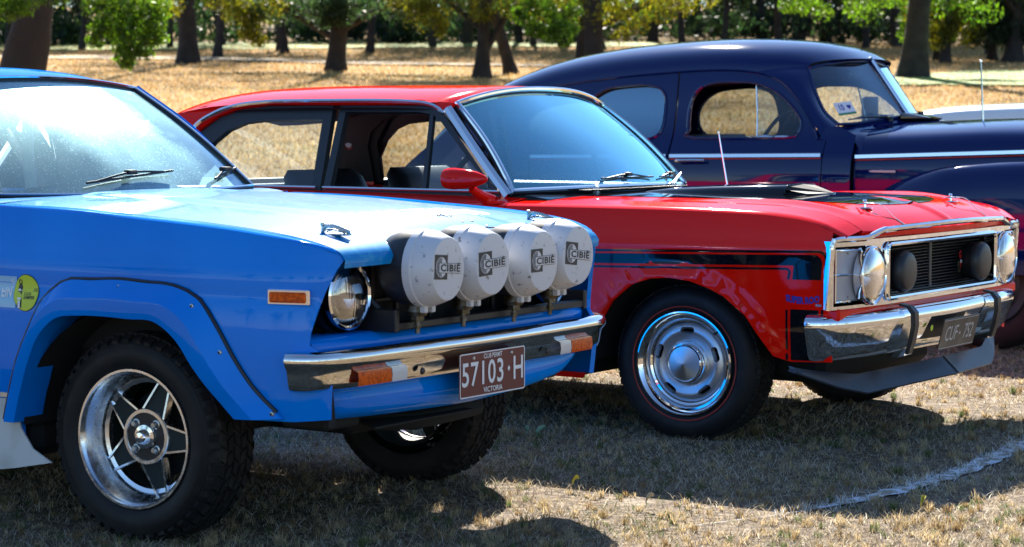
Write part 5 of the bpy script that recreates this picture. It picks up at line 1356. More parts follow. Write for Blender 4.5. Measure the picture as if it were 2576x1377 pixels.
for sg in (-1, 1):
    # front door frame, vent window, rear door frame, in black with chrome drip
    fo = [(-.885, .925), (-1.265, 1.262), (-1.31, 1.290), (-1.39, 1.304), (-1.835, 1.306), (-1.85, .925)]
    fi = [(-.955, .952), (-1.285, 1.243), (-1.325, 1.266), (-1.40, 1.277), (-1.800, 1.279), (-1.812, .952)]
    S = side_S(lambda x, z: .722 - .30*(z - .94), sg)
    fr = patch('front_window_frame', fo, [fi], S, .05, M['black_satin'], red, rim=.03, flip=sg > 0)
    patch('vent_divider', [(-1.318, .945), (-1.345, 1.275), (-1.325, 1.272), (-1.296, .945)], [], side_S(lambda x, z: .719 - .30*(z - .94), sg), .05, M['black_satin'], fr, rim=.02, flip=sg > 0)
    patch('vent_glass', [(-.97, .953), (-1.285, 1.235), (-1.325, 1.262), (-1.305, .953)], [], side_S(lambda x, z: .708 - .30*(z - .94), sg), .06, M['glass'], fr, rim=0, flip=sg > 0)
    obj('belt_trim', g_tube(poly([(-.90, sg*.733, .948), (-1.84, sg*.733, .950)], 6), .007, 6), M['chrome'], fr)
    ro_ = [(-1.865, .925), (-1.875, 1.306), (-2.24, 1.306), (-2.40, 1.290), (-2.52, 1.255), (-2.62, 1.19), (-2.655, 1.12), (-2.655, .925)]
    ri_ = [(-1.915, .952), (-1.922, 1.245), (-2.24, 1.245), (-2.37, 1.232), (-2.46, 1.20), (-2.535, 1.145), (-2.60, 1.06), (-2.61, .952)]
    rf = patch('rear_window_frame', ro_, [ri_], S, .05, M['black_satin'], red, rim=.03, flip=sg > 0)
    patch('rear_door_glass', ri_, [], side_S(lambda x, z: .705 - .30*(z - .94), sg), .08, M['glass'], rf, rim=0, flip=sg > 0)
    obj('belt_trim', g_tube(poly([(-1.88, sg*.733, .950), (-2.64, sg*.733, .950)], 6), .007, 6), M['chrome'], rf)
    dr = [(-1.262, sg*.632, 1.272), (-1.30, sg*.632, 1.298), (-1.37, sg*.634, 1.316), (-1.55, sg*.645, 1.326), (-1.9, sg*.652, 1.328), (-2.2, sg*.652, 1.326), (-2.40, sg*.65, 1.310), (-2.54, sg*.655, 1.272), (-2.65, sg*.668, 1.205), (-2.69, sg*.70, 1.08), (-2.70, sg*.735, .95)]
    obj('drip_moulding', [g_tube(crs(dr, 60), .010, 6)], M['chrome'], red)
    # roof side between roof skin and window frames
    ob = [(-1.22, 1.315), (-1.40, 1.330), (-1.8, 1.335), (-2.3, 1.332), (-2.62, 1.308), (-2.76, 1.275), (-2.84, 1.19), (-2.94, .93), (-2.70, .93), (-2.67, 1.12), (-2.63, 1.20), (-2.53, 1.262), (-2.40, 1.296), (-2.24, 1.312), (-1.39, 1.310), (-1.30, 1.294), (-1.255, 1.265)]
    patch('rear_pillar', ob, [], side_S(lambda x, z: .733 - .30*(z - .94) + .01*np.clip((-2.7 - x)/.3, 0, 1), sg), .045, M['red'], red, rim=.02, flip=sg > 0)
    patch('pillar_lining', [(-2.60, .93), (-2.60, 1.13), (-2.50, 1.245), (-2.38, 1.285), (-1.30, 1.298), (-1.26, 1.325), (-1.8, 1.335), (-2.62, 1.31), (-2.77, 1.27), (-2.85, 1.19), (-2.95, .93)], [], side_S(lambda x, z: .700 - .30*(z - .94), sg), .06, M['black'], red, rim=0, flip=sg < 0)
    q = [(-.865, .727, .925), (-.97, .700, 1.02), (-1.10, .665, 1.145), (-1.245, .622, 1.285)]
    obj('windscreen_pillar', g_tube(crs([(x, sg*y, z) for x, y, z in q], 20), [.026]*20, 8), M['chrome'], red)
    obj('door_lining', g_box(-2.6, -.85, sg*.70 - .03, sg*.70 + .03, .30, .935, .02), M['vinyl'], red)
screen('rear_window', lambda s: (-3.32 + .38*abs(s)**3, s*.70, .935), lambda s: (-3.03 + .24*abs(s)**3, s*.625, 1.285 - .03*s*s), 11, 8, 0, M['glass'], red)
P = np.array([[(x, y, z - .02*(y/.7)**2) for y in np.linspace(-.71, .71, 13)] for x, z in ((-3.25, .935), (-3.6, .93), (-3.8, .91), (-3.88, .87), (-3.9, .80), (-3.88, .38))]); obj('boot', g_grid(P[:, ::-1]), M['red'], red)
# cowl with louvres
P = np.array([[(x, y, z) for x, z in ((-.80 - .07*(y/.72)**2, .946 - .01*(y/.72)**2), (-.74 - .04*(y/.72)**2, .936), (-.665, .922 + .014*(1 - (y/.72)**2)), (-.655, .90))] for y in np.linspace(-.735, .735, 25)])
cw = obj('cowl', g_grid(P), M['black_paint'], red)
for k in range(46):
    y = -.40 + k*.0185
    obj('cowl_louvre', g_box(-.735, -.682, y, y + .0085, .944, .951, .002), M['black_satin'], cw)
# mirror
mr = obj('door_mirror', [g_lathe([(0, -.095), (.032, -.095), (.039, -.093), (.043, -.078), (.044, -.05), (.040, .0), (.031, .055), (.018, .092), (.007, .108), (0, .111)], 28, frame((-.905, -.985, 1.006), (0, 1, 0), (0, 0, 1)))], M['red'], red)
st = crs([(-.885, -.965, .965), (-.878, -.93, .945), (-.868, -.885, .925), (-.850, -.865, .912)], 12)
obj('mirror_stalk', [g_tube(st, np.linspace(.016, .028, 12), 10), g_lathe([(.055, 0), (.046, .010), (.02, .016)], 20, Matrix.Translation((-.845, -.86, .905)) @ Matrix.Diagonal((1.2, .7, 1, 1)))], M['red'], mr)
# aerial
obj('aerial', [g_tube(poly([(-.671, .80, .92), (-.722, .80, 1.184)], 4), [.004, .0035, .003, .003], 6), g_lathe([(0, .008), (.006, .004), (.006, -.004), (0, -.008)], 8, Matrix.Translation((-.722, .80, 1.186))), g_lathe([(.012, 0), (.009, .02), (.004, .03)], 10, Matrix.Translation((-.671, .80, .905)))], M['chrome'], red)
wiper(red, (-.735, -.26, .945), (-.75, -.23, .965), (-.855, .02, 1.005), ws_pt(RP, -.22, .07), ws_pt(RP, .42, .10), 'steel')
wiper(red, (-.735, .40, .945), (-.75, .44, .965), (-.82, .62, 1.0), ws_pt(RP, .55, .06), ws_pt(RP, .98, .09), 'steel')
# cabin
obj('dashboard', [g_box(-1.22, -.86, -.68, .68, .72, .93, .06)], M['vinyl'], red)
steering_wheel(red, (-1.30, -.36, .95), .19, -66)
for y in (-.38, .38): seat(red, -1.95, y, .56, .60, 1.02, 'vinyl')
obj('rear_seat', [g_box(-3.0, -2.5, -.66, .66, .40, .62, .06), g_box(-3.2, -3.0, -.66, .66, .45, .95, .06)], M['vinyl'], red)
obj('parcel_shelf', g_box(-3.3, -3.0, -.66, .66, .90, .925, .005), M['decal_white'], red)
cl_ = obj('courtesy_lamp', g_lathe([(0, .012), (.022, .010), (.030, 0)], 20, frame((-2.784, .655, 1.129), (1, 0, 0), (0, 0, 1))), M['plate_grey'], red)
obj('lamp_rim', g_lathe([(.028, .003), (.033, .006), (.036, 0)], 20, frame((-2.784, .655, 1.129), (1, 0, 0), (0, 0, 1))), M['red_badge'], cl_)
obj('rear_view_mirror', g_box(-1.20, -1.18, -.10, .10, 1.25, 1.31, .008), M['black_satin'], red)
obj('underbody', [g_box(-3.7, -.45, -.80, .80, .22, .34, .03), g_box(-.47, .46, -.52, .52, .22, .62, .03), g_box(.40, .62, -.80, .80, .34, .50, .02), g_box(-.75, .56, -.66, .66, .55, .88, .05)], M['underbody'], red)
for sg in (-1, 1):
    for cx in (.02, -2.82):
        a = np.linspace(.20, math.pi - .02, 20)
        P = np.array([[(cx + .425*math.cos(t), sg*y, .28 + .375*math.sin(t)) for y in (.88, .50)] for t in a]); obj('inner_arch', g_grid(P), M['underbody'], red)
        P = np.array([[(cx + r_*math.cos(t), sg*.52, .28 + r_*math.sin(t)*.9) for r_ in (.02, .43)] for t in a]); obj('arch_liner', g_grid(P), M['underbody'], red)
    obj('sill_trim', g_tube(poly([(-.44, sg*.90, .262), (-2.4, sg*.90, .262)], 8), .014, 8), M['chrome'], red)
obj('exhaust_tip', g_tube(poly([(-.52, -.93, .30), (-.36, -.93, .305)], 3), .022, 10), M['chrome'], red)

# wheels
def slot(a, r0, hl, hw_):
    """rounded slot, long side tangential, centred at radius r0"""
    pts = [(hl - hw_ + hw_*math.cos(t), hw_*math.sin(t)) for t in np.linspace(-math.pi/2, math.pi/2, 7)] + [(-hl + hw_ + hw_*math.cos(t), hw_*math.sin(t)) for t in np.linspace(math.pi/2, 3*math.pi/2, 7)]
    ca, sa = math.cos(a), math.sin(a)
    return [((r0 + v)*ca - u*sa, (r0 + v)*sa + u*ca) for u, v in pts]
def red_wheel(name):
    w_ = empty(name, parent=red); r, rr, wd = .303, .200, .20
    obj('tyre', g_lathe(tyre_prof(r, rr, wd, .018), 64), M['rubber'], w_, sharp=60)
    tag(obj('tread', treads(r, wd, 70, 5, .004, side=False), M['tread'], w_, smooth=False), kind='stuff')
    obj('red_line', g_lathe([(.2195, .0075), (.2205, .0100), (.2235, .0102), (.2245, .0085)], 72), M['redline'], w_, sharp=0)
    obj('trim_ring', g_lathe([(.199, -.010), (.205, .004), (.203, .011), (.198, .012), (.193, .008), (.184, -.004), (.176, -.006), (.170, -.016), (.166, -.030), (.158, -.034)], 64), M['chrome'], w_, sharp=30)
    prof_ = spl([0, .062, .078, .085, .105, .125, .145, .155, .162], [-.012, -.012, -.016, -.030, -.026, -.020, -.026, -.034, -.046])
    patch('wheel_disc', circ(0, 0, .161, 64), [slot(R(90 + 72*k), .1265, .030, .0135) for k in range(5)] + [circ(0, 0, .05, 24)], lambda u, v: np.stack([u, v, prof_(np.hypot(u, v))], 1), .008, M['silver'], w_, rim=.02)
    obj('barrel', g_lathe([(.16, -.04), (.162, -.17), (.19, -.19)], 40), M['black'], w_)
    hc = obj('hub_cap', g_lathe([(.084, -.032), (.083, -.016), (.078, -.008), (.074, -.010), (.072, .004), (.0685, .008), (.066, .004)], 48), M['chrome'], w_, sharp=30)
    obj('cap_disc', g_lathe([(.0662, .0045), (.04, .009), (.015, .0125), (0, .0145)], 64), M['spun'], hc, sharp=0)
    obj('valve', g_tube(poly([(.120, .115, -.03), (.128, .122, .006)], 3), .004, 6), M['black'], w_)
    obj('backing', g_lathe([(0, -.08), (.16, -.08)], 24), M['black'], w_)
    return w_
rw = red_wheel('front_wheel')
rw.matrix_local = Matrix.Translation((.005, -.795, .299)) @ Matrix.Rotation(R(3), 4, 'Z') @ Matrix.Rotation(R(90), 4, 'X')
for nm, x, y, rz in (('front_wheel', .005, .795, 3), ('rear_wheel', -2.82, -.79, 0), ('rear_wheel', -2.82, .79, 0)):
    c_ = copy_tree(rw, red); c_.name = nm
    c_.matrix_local = Matrix.Translation((x, y, .299)) @ Matrix.Rotation(R(rz), 4, 'Z') @ (Matrix.Rotation(R(90), 4, 'X') if y < 0 else Matrix.Rotation(R(-90), 4, 'X'))

# ================================================================ NAVY VINTAGE SEDAN
navy = empty('vintage_sedan', (2.352, 13.0, 0.0), -R(34))
tag(navy, 'dark navy rounded vintage sedan with split windscreen and chrome belt line', 'car')
_pn = spl([.30, .45, .65, .90, 1.04, 1.10, 1.16, 1.45, 1.54, 1.62], [.78, .83, .865, .865, .845, .815, .785, .715, .690, .66])
_tn = spl([-3.2, -2.8, -2.3, -1.8, -1.2, -.6, -.30, -.1, .1], [.26, .13, .05, .015, 0, .004, .018, .05, .10])
def WN(x, z): return _pn(z) - _tn(x)
drip = [(-2.75, 1.20), (-2.45, 1.345), (-2.104, 1.440), (-1.653, 1.500), (-1.19, 1.535), (-.889, 1.543), (-.704, 1.526), (-.60, 1.497), (-.52, 1.452), (-.423, 1.346), (-.345, 1.231), (-.301, 1.139)]
dcv = crs(drip, 60)
def dz(x):                      # roof edge height over the doors
    k = dcv[:, 0] < -.70; return float(np.interp(x, dcv[k][:, 0], dcv[k][:, 1]))
fwin = [(-1.088, 1.184), (-1.095, 1.325), (-1.052, 1.425), (-.953, 1.466), (-.80, 1.470), (-.682, 1.458), (-.56, 1.403), (-.45, 1.30), (-.408, 1.231), (-.425, 1.174), (-.497, 1.145), (-1.05, 1.143)]
rwin = [(-1.80, 1.30), (-1.733, 1.387), (-1.635, 1.440), (-1.50, 1.458), (-1.377, 1.460), (-1.29, 1.435), (-1.251, 1.372), (-1.250, 1.207), (-1.299, 1.142), (-1.414, 1.136), (-1.72, 1.137), (-1.80, 1.19)]
def smooth_loop(p, n=48): return [tuple(q) for q in crs(p, n, True)]
for sg in (-1, 1):
    S = side_S(WN, sg)
    dtop = [tuple(p) for p in dcv if p[0] > -1.172]
    fd = patch('front_door', [(-1.172, .45), (-.258, .45), (-.256, 1.130)] + dtop[::-1] + [(-1.172, dz(-1.172))], [smooth_loop(fwin)], S, .05, M['navy'], navy, rim=.03, flip=sg > 0)
    rtop = [(x, dz(x)) for x in np.linspace(-2.10, -1.182, 14)]
    rd = patch('rear_door', rtop + [(-1.182, .45), (-1.9, .45), (-2.10, .75)], [smooth_loop(rwin)], S, .05, M['navy'], navy, rim=.03, flip=sg > 0)
    qtop = [(x, dz(x)) for x in np.linspace(-2.75, -2.108, 10)]
    patch('rear_quarter', [(-3.15, .60), (-3.10, .95)] + qtop + [(-2.108, .75), (-2.35, .45)], [], S, .07, M['navy'], navy, flip=sg > 0)
    patch('cowl_side', [(-.251, .45), (-.252, 1.128), (-.295, 1.142), (-.27, 1.20), (-.20, 1.215), (-.10, 1.16), (-.10, .45)], [], S, .05, M['navy'], navy, rim=.02, flip=sg > 0)
    for wn, par, k in ((fwin, fd, 1), (rwin, rd, 0)):
        L = crs(wn, 60, True)
        obj('window_trim', g_tube(np.stack([L[:, 0], sg*(WN(L[:, 0], L[:, 1]) + .001), L[:, 1]], 1), .009, 6, True), M['navy'], par)
        L2 = L*.985 + L.mean(0)*.015
        obj('window_seal', g_tube(np.stack([L2[:, 0], sg*(WN(L2[:, 0], L2[:, 1]) - .014), L2[:, 1]], 1), .006, 6, True), M['tan_trim'] if k else M['rubber_trim'], par)
        if k == 0: patch('door_glass', smooth_loop(wn), [], side_S(WN, sg, -.02), .06, M['glass_side'], par, rim=0, flip=sg > 0)
    patch('vent_glass', [(-.665, 1.148), (-.700, 1.458), (-.56, 1.403), (-.45, 1.30), (-.408, 1.231), (-.425, 1.174), (-.497, 1.147)], [], side_S(WN, sg, -.02), .05, M['glass'], fd, rim=0, flip=sg > 0)
    obj('vent_divider', g_tube(np.array([(x, sg*(WN(x, z) - .018), z) for x, z in ((-.665, 1.146), (-.683, 1.30), (-.700, 1.460))]), .004, 6), M['chrome'], fd)
    obj('vent_catch', [g_tube(np.array([(x, sg*(WN(x, 1.15) + .004), 1.150) for x in (-.66, -.60, -.56)]), [.008, .014, .006], 8), g_tube(np.array([(x, sg*(WN(x, 1.15) + .001), 1.150) for x in (-.55, -.50, -.46)]), [.009, .012, .006], 8)], M['chrome'], fd)
    for x0, x1, par in ((-1.165, -.262, fd), (-2.10, -1.189, rd)):
        xs = np.linspace(x0, x1, 14)
        P = np.array([[(x, sg*(WN(x, 1.032) + .0), 1.024 + .013*(x + 1.1)), (x, sg*(WN(x, 1.032) + .010), 1.028 + .013*(x + 1.1)), (x, sg*(WN(x, 1.045) + .010), 1.047 + .013*(x + 1.1)), (x, sg*(WN(x, 1.05) - .002), 1.052 + .013*(x + 1.1))] for x in xs])
        obj('belt_moulding', g_grid(P if sg < 0 else P[:, ::-1]), M['chrome'], par, sharp=30)
        obj('red_reflection_line', g_tube(np.array([(x, sg*(WN(x, 1.02) + .002), 1.019 + .013*(x + 1.1)) for x in xs]), .0035, 5), M['redline'], par)  # red line drawn in for the red car's reflection in the chrome
    obj('handle', [g_tube(crs([(-1.10, sg*.850, 1.01), (-1.10, sg*.895, 1.01), (-1.02, sg*.895, 1.012), (-.93, sg*.885, 1.012)], 14), .010, 8)], M['chrome'], fd)
    # roof side gutter
    g = np.stack([dcv[:, 0], sg*(WN(dcv[:, 0], dcv[:, 1]) + .004), dcv[:, 1]], 1)
    obj('roof_gutter', g_tube(g, .0075, 6), M['navy'], navy)
    obj('door_gap', g_tube(np.array([(x, sg*(WN(-1.177, z) - .004), z) for x, z in ((-1.177, 1.53), (-1.177, 1.2), (-1.177, .8), (-1.177, .46))]), .004, 4), M['black'], navy)
    # door mirror side, running board
    obj('running_board', g_box(-1.9, -.1, sg*.86 - .07, sg*.86 + .07, .36, .42, .02), M['navy'], navy)
    obj('door_lining', g_box(-2.0, -.35, sg*.75 - .02, sg*.75 + .02, .45, 1.13, .01), M['vinyl'], navy)
# roof
E_ws = [(-.425, .555, 1.548), (-.40, .592, 1.49), (-.355, .612, 1.38), (-.305, .628, 1.29), (-.225, .632, 1.222)]
st = [(-.215, 1.612, .0, .555, 1.560, .205), (-.32, 1.668, .0, .600, 1.548, .19), (-.459, 1.710, 0, .645, 1.534, .15), (-.65, 1.736, 0, .672, 1.532, .07), (-.889, 1.748, 0, .690, 1.543, 0), (-1.222, 1.744, 0, .692, 1.535, 0), (-1.70, 1.708, 0, .690, 1.497, 0), (-2.10, 1.638, 0, .672, 1.440, 0), (-2.45, 1.520, 0, .635, 1.345, 0),
      (-2.75, 1.365, 0, .58, 1.20, 0), (-3.0, 1.17, 0, .50, 1.02, 0), (-3.15, .97, 0, .46, .85, 0), (-3.22, .75, 0, .44, .62, 0)]
P = np.zeros((len(st), 29, 3))
for i, (x, zc, _, hw_, ze, back) in enumerate(st):
    for j, s in enumerate(np.linspace(-1, 1, 29)):
        a = s*math.pi/2; sy = math.copysign(abs(math.sin(a))**.92, s); cz = max(0, math.cos(a))**.85
        P[i, j] = (x - back*abs(math.sin(a))**2.0, sy*hw_, ze + (zc - ze)*cz)
PP = np.array([crs(P[:, j], 46) for j in range(29)]).transpose(1, 0, 2); V, Fc = g_grid(PP)
nroof = obj('roof', (V, [f[::-1] for f in Fc]), M['navy'], navy, sharp=0)
V2 = V[:29*30].copy(); V2[:, 2] -= .035; V2[:, 1] *= .96; V2[:, 0] -= .02; obj('headliner', (V2, [f for f in Fc if max(f) < 29*30]), M['grey_trim'], nroof)
for sg in (-1, 1):      # windscreen pillars
    D = np.array([(-.70, 1.530), (-.60, 1.500), (-.52, 1.455), (-.423, 1.349), (-.345, 1.236), (-.285, 1.150)])
    A = crs([(x, WN(x, z) + .002, z) for x, z in D], 24); E = crs([(-.43, .556, 1.558)] + E_ws, 24)
    P = np.zeros((24, 7, 3))
    for i in range(24):
        for j, t in enumerate(np.linspace(0, 1, 7)):
            P[i, j] = A[i]*(1-t) + E[i]*t + np.array([.35, .75, .2])*.03*math.sin(math.pi*t)
    P[:, :, 1] *= sg
    obj('windscreen_pillar', g_grid(P if sg > 0 else P[:, ::-1]), M['navy'], navy, sharp=0)
    # half of the split windscreen
    T = crs([(-.236, .006, 1.606), (-.30, .28, 1.592), (-.385, .50, 1.562), (-.42, .560, 1.535)], 14); Bm = crs([(-.006, .006, 1.272), (-.06, .25, 1.255), (-.15, .48, 1.228), (-.232, .625, 1.222)], 14)
    Ed = crs(E_ws, 10)
    P = np.zeros((14, 10, 3))
    for i in range(14):
        for j in range(10):
            t = j/9; P[i, j] = Bm[i]*(1-t) + T[i]*t
            if i > 9: P[i, j] = P[i, j]*(1 - (i-9)/4) + ((i-9)/4)*Ed[::-1][j]
    P[:, :, 1] *= sg
    pane = obj('windscreen_pane', g_grid(P if sg > 0 else P[:, ::-1]), M['glass_blue'], navy)
    ed = np.concatenate([P[:, 0], P[-1, 1:], P[::-1, -1][1:], P[0, ::-1][1:-1]])
    obj('windscreen_rubber', g_tube(ed, .010, 6, True), M['navy'], pane)
    if sg < 0: NP_ = P
obj('windscreen_bar', [g_tube(poly([(-.232, 0, 1.618), (.0, 0, 1.272)], 8), .013, 8), g_lathe([(0, .016), (.014, .010), (.018, 0)], 12, Matrix.Translation((-.232, 0, 1.612)))], M['chrome'], navy)
# permit sticker on the near pane
p0 = NP_[11, 1]; u = NP_[8, 1] - NP_[12, 1]; u /= np.linalg.norm(u); v = NP_[10, 4] - NP_[10, 1]; v /= np.linalg.norm(v)
nrm = np.cross(u, v); nrm *= np.sign(nrm @ np.array([.6, -.4, .4]))
Fs = frame(tuple(NP_[9, 2]*.55 + NP_[11, 2]*.45 + nrm*.006 + v*.012), tuple(u), tuple(v))
sk = obj('permit_sticker', tf(g_box(-.075, .075, -.040, .045, -.0005, .0005), Fs), M['plate_white'], navy, smooth=False)
obj('sticker_band', tf(g_box(-.075, .075, -.040, -.026, .0006, .001), Fs), M['green_felt'], sk, smooth=False)
hs = [(16*math.sin(t)**3*.0011, (13*math.cos(t) - 5*math.cos(2*t) - 2*math.cos(3*t) - math.cos(4*t))*.0011) for t in np.linspace(0, 2*math.pi, 24, endpoint=False)]
obj('sticker_print', [tf(g_text('10', .055, .03, .9), Fs @ Matrix.Translation((-.028, .008, .0012))), tf(g_prism(hs, 0, .0004), Fs @ Matrix.Translation((.038, .010, .0010)))], M['decal_blue'], sk, smooth=False)
# bonnet, sides and cowl in one skin
_nh = spl([-.26, -.1, .19, .68, 1.2, 1.45, 1.58, 1.64], [1.235, 1.236, 1.243, 1.258, 1.25, 1.20, 1.08, .85]); _nw = spl([-.26, -.10, .3, .9, 1.3, 1.55, 1.64], [.775, .755, .70, .60, .50, .40, .34])
xs = np.concatenate([np.linspace(-.10, 1.3, 36), np.linspace(1.34, 1.64, 10)]); rows = []
for x in xs:
    h, w_ = float(_nh(x)), float(_nw(x)); sec = [(w_*1.0, .62), (w_*1.01, .90), (w_*.995, 1.03 if x < 1.4 else h - .2), (w_*.93, h - .115), (w_*.80, h - .068), (w_*.62, h - .040), (w_*.35, h - .014), (w_*.10, h - .002), (0, h)]
    q = crs([(y, z) for y, z in sec], 22); rows.append([(x, -y, z) for y, z in q] + [(x, y, z) for y, z in q[::-1][1:]])
nhood = obj('bonnet', g_grid(np.array(rows)), M['navy'], navy, sharp=0)
cwr = []
for y in np.linspace(-.74, .74, 25):
    q = crs([(-.006, .006, 1.272), (-.06, .25, 1.255), (-.15, .48, 1.228), (-.232, .64, 1.205)], 30); xb = np.interp(min(abs(y), .64), q[:, 1], q[:, 0]); zb = np.interp(min(abs(y), .64), q[:, 1], q[:, 2])
    w_ = float(_nw(-.095)); i = np.interp(abs(y), [0, .26, .46, .6, .70, .75], [0, .014, .040, .068, .115, .21]); zf = 1.236 - i
    cwr.append([(xb - .03, y, zb - .004), (xb + .01, y, zb - .010), (max(xb + .03, -.10), y, zf*.5 + zb*.5 - .006), (max(xb + .06, -.06), y, zf + .002)])
obj('cowl', g_grid(np.array(cwr)), M['navy'], navy, sharp=0)
obj('cowl_vent', [tf(g_box(-.02, .17, -.13, .13, 1.238, 1.29, .02), lambda V: np.stack([V[:, 0], V[:, 1]*(1 - .4*(V[:, 0] > .1)), np.where((V[:, 0] > .10) & (V[:, 2] > 1.26), 1.262, V[:, 2])], 1))], M['black_paint'], navy)
for sg in (-1, 1):
    xs = np.linspace(-.095, 1.45, 20); g = []
    P = np.array([[(x, sg*(float(_nw(x))*.995 - .001), 1.026 + .036*(x + .1)), (x, sg*(float(_nw(x))*.995 + .012), 1.031 + .036*(x + .1)), (x, sg*(float(_nw(x))*.995 + .010), 1.050 + .036*(x + .1)), (x, sg*(float(_nw(x))*.99 - .003), 1.056 + .036*(x + .1))] for x in xs])
    obj('belt_moulding', g_grid(P if sg < 0 else P[:, ::-1]), M['chrome'], nhood, sharp=30)
    obj('nameplate', g_box(-.06, .13, sg*(float(_nw(0)) + .004) - .004, sg*(float(_nw(0)) + .004) + .006, .952, .966, .003), M['plate_grey'], nhood)
    obj('red_reflection_line', g_tube(np.array([(x, sg*(float(_nw(x)) + .003), 1.020 + .036*(x + .1)) for x in xs]), .0035, 5), M['redline'], nhood)  # the same reflection of the red car, drawn as a coloured line
    # front fender
    _ft = spl([-.10, .0, .12, .25, .45, .65, .90, 1.15, 1.40, 1.60, 1.72], [.62, .80, .89, .945, .992, 1.014, 1.026, 1.01, .93, .76, .55]); rows = []
    for x in np.linspace(-.10, 1.72, 40):
        zt = float(_ft(x)); tw = np.clip((x + .10)/.5, 0, 1); yo = .845 + .085*tw - .25*np.clip((x - 1.3)/.42, 0, 1)**2; yi = .80 - .20*tw**.7
        q = crs([(yo - .01, .42), (yo, .62), (yo - .02, zt - .14), (yo - .075, zt - .03), (yo - .14, zt), (yo*.5 + yi*.5 - .04, zt - .03), (yi, zt - .12), (yi - .04, zt - .25)], 22); rows.append([(x, sg*y, z) for y, z in q])
    P = np.array(rows); obj('front_fender', g_grid(P if sg < 0 else P[:, ::-1]), M['navy'], navy, sharp=0)
    # rear fender
    _rt = spl([-3.2, -3.0, -2.7, -2.4, -2.1, -1.9, -1.75], [.50, .72, .87, .90, .84, .70, .45]); rows = []
    for x in np.linspace(-3.2, -1.75, 24):
        zt = float(_rt(x)); q = crs([(.90, .36), (.93, .52), (.90, zt - .12), (.83, zt - .02), (.74, zt), (.66, zt - .05)], 14); rows.append([(x, sg*(y - .2*np.clip((-2.7 - x)/.5, 0, 1)), z) for y, z in q])
    P = np.array(rows); obj('rear_fender', g_grid(P if sg < 0 else P[:, ::-1]), M['navy'], navy, sharp=0)
    obj('headlamp', g_lathe([(.10, 0), (.105, .012), (.08, .03), (0, .04)], 24, frame((1.66, sg*.72, .80), (0, 1, 0), (0, 0, 1))), M['chrome'], navy)
def plain_wheel(par, x, y, r, cap):
    w_ = empty('wheel', parent=par)
    obj('tyre', g_lathe(tyre_prof(r, r*.60, .17), 40), M['rubber'], w_)
    obj('hub_cap', g_lathe([(r*.62, -.01), (r*.58, .0), (r*.45, -.02), (r*.25, .01), (0, .02)], 32), M[cap], w_)
    w_.matrix_local = Matrix.Translation((x, y, r)) @ (Matrix.Rotation(R(90), 4, 'X') if y < 0 else Matrix.Rotation(R(-90), 4, 'X'))
for x in (.86, -2.05 - .35):
    for y in (-.84, .84): plain_wheel(navy, x, y, .35, 'black_satin')
obj('front_bumper', [g_tube(crs([(1.45, -.95, .62), (1.72, -.84, .62), (1.86, -.4, .62), (1.88, 0, .62), (1.86, .4, .62), (1.72, .84, .62), (1.45, .95, .62)], 24), .05, 10)], M['chrome'], navy)
obj('grille', [g_box(1.56, 1.66, -.30 + .04*k, -.285 + .04*k, .55, 1.0, .004) for k in range(16)], M['chrome'], navy)
obj('underbody', [g_box(-3.1, -.1, -.74, .74, .28, .46, .05), g_box(-.1, 1.5, -.45, .45, .30, 1.0, .05)], M['underbody'], navy)
obj('dashboard', g_box(-.62, -.20, -.66, .66, .98, 1.19, .05), M['vinyl'], navy)
steering_wheel(navy, (-.70, -.36, 1.13), .21, -58)
obj('front_seat', [g_box(-1.35, -.85, -.66, .66, .55, .74, .06), g_box(-1.50, -1.33, -.66, .66, .55, 1.16, .06)], M['vinyl'], navy)
obj('rear_seat', [g_box(-2.4, -1.95, -.62, .62, .55, .72, .06), g_box(-2.55, -2.38, -.62, .62, .55, 1.14, .06)], M['vinyl'], navy)
obj('rear_view_mirror', g_box(-.36, -.33, -.09, .09, 1.50, 1.55, .008), M['black_satin'], navy)
wiper(navy, (-.035, -.22, 1.250), (-.05, -.25, 1.266), (-.13, -.46, 1.262), (-.055, -.10, 1.278), (-.195, -.52, 1.250), 'black_satin')
wiper(navy, (-.035, .22, 1.250), (-.04, .19, 1.266), (-.03, .04, 1.275), (-.02, .30, 1.268), (-.01, .05, 1.285), 'black_satin')
obj('aerial', [g_tube(poly([(.19, .50, 1.19), (.17, .50, 1.60)], 4), [.006, .005, .004, .003], 6), g_lathe([(0, .010), (.008, .005), (.008, -.005), (0, -.010)], 8, Matrix.Translation((.17, .50, 1.605))), g_lathe([(.018, 0), (.012, .03), (.005, .04)], 12, Matrix.Translation((.19, .50, 1.18)))], M['chrome'], navy)

def sweep(o):
    """final proportions of the navy body: a little longer, its flanks set forward of the centre line"""
    for ch in o.children:
        if ch.type != 'MESH': continue
        n = len(ch.data.vertices); A = np.zeros(n*3); ch.data.vertices.foreach_get('co', A); A = A.reshape(-1, 3)
        A[:, 0] += .077*A[:, 0] + .113*np.clip(np.abs(A[:, 1])/.74, 0, 1)**1.5
        ch.data.vertices.foreach_set('co', A.ravel()); ch.data.update(); sweep(ch)
sweep(navy)
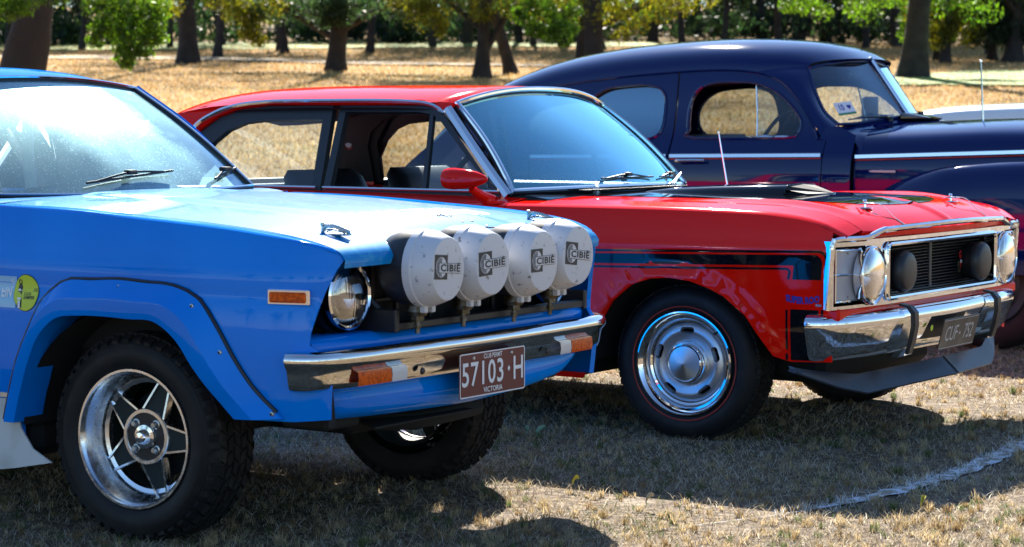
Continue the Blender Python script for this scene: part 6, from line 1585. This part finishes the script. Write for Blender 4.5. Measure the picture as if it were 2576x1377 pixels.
# ================================================================ WHITE CAR BEHIND
wy = 17.2; wx = px(2600, wy)
white = empty('parked_car', (wx, wy, float(gz(wx, wy))), R(180 - 22))
tag(white, 'white car with tall bonnet parked behind the navy sedan, at right edge', 'car')
_wh = spl([-.6, 0, .4, .75, .92, 1.0, 1.04], [1.26, 1.24, 1.225, 1.19, 1.13, 1.02, .85]); rows = []
for x in np.concatenate([np.linspace(-.45, .7, 16), np.linspace(.75, 1.04, 12)]):
    h = float(_wh(x)); w_ = .80 - .10*np.clip(x, 0, 1)**2; q = crs([(w_ - .02, .45), (w_, .80), (w_ - .02, h - .14), (w_*.9, h - .05), (w_*.6, h - .012), (0, h)], 18); rows.append([(x, -y, z) for y, z in q] + [(x, y, z) for y, z in q[::-1][1:]])
obj('bonnet', g_grid(np.array(rows)), M['white_paint'], white, sharp=0)
rows = []
for x in np.linspace(-3.2, -.45, 14):
    w_ = .82 - .1*np.clip((-2.6 - x), 0, 1); rows.append([(x, -w_ + .03, .35), (x, -w_, .7), (x, -w_ + .03, 1.10), (x, w_ - .03, 1.10), (x, w_, .7), (x, w_ - .03, .35)])
obj('body', g_grid(np.array(rows)), M['white_paint'], white, sharp=50)
rows = []
for x, z in ((-.95, 1.60), (-1.1, 1.65), (-1.6, 1.68), (-2.1, 1.62), (-2.4, 1.5), (-2.8, 1.15)):
    rows.append([(x, .66*math.sin(a), z - .10 + .10*math.cos(a)) for a in np.linspace(-math.pi/2, math.pi/2, 13)])
obj('roof', g_grid(np.array(rows)), M['white_paint'], white, sharp=0)
for s in (-1, 1):
    obj('windscreen_pillar', [g_tube(poly([(-.42, s*.70, 1.14), (-.96, s*.64, 1.54)], 6), .035, 8)], M['black_satin'], white)
    obj('centre_pillar', [g_tube(poly([(-1.6, s*.74, 1.08), (-1.6, s*.66, 1.58)], 4), .03, 8)], M['white_paint'], white)
    for x in (.45, -2.3): plain_wheel(white, x, s*.80, .33, 'chrome')
    patch('side_glass', [(-.5, 1.1), (-.98, 1.56), (-2.1, 1.56), (-2.6, 1.1)], [], side_S(lambda x, z: .74 - .16*(z - 1.1), s), .1, M['glass'], white, rim=0, flip=s > 0)
screen('windscreen', lambda s: (-.36 - .08*s*s, s*.68, 1.15), lambda s: (-.92 - .05*s*s, s*.62, 1.57), 11, 6, .01, M['glass'], white)
obj('underbody', g_box(-3, .9, -.7, .7, .28, .6, .05), M['underbody'], white)
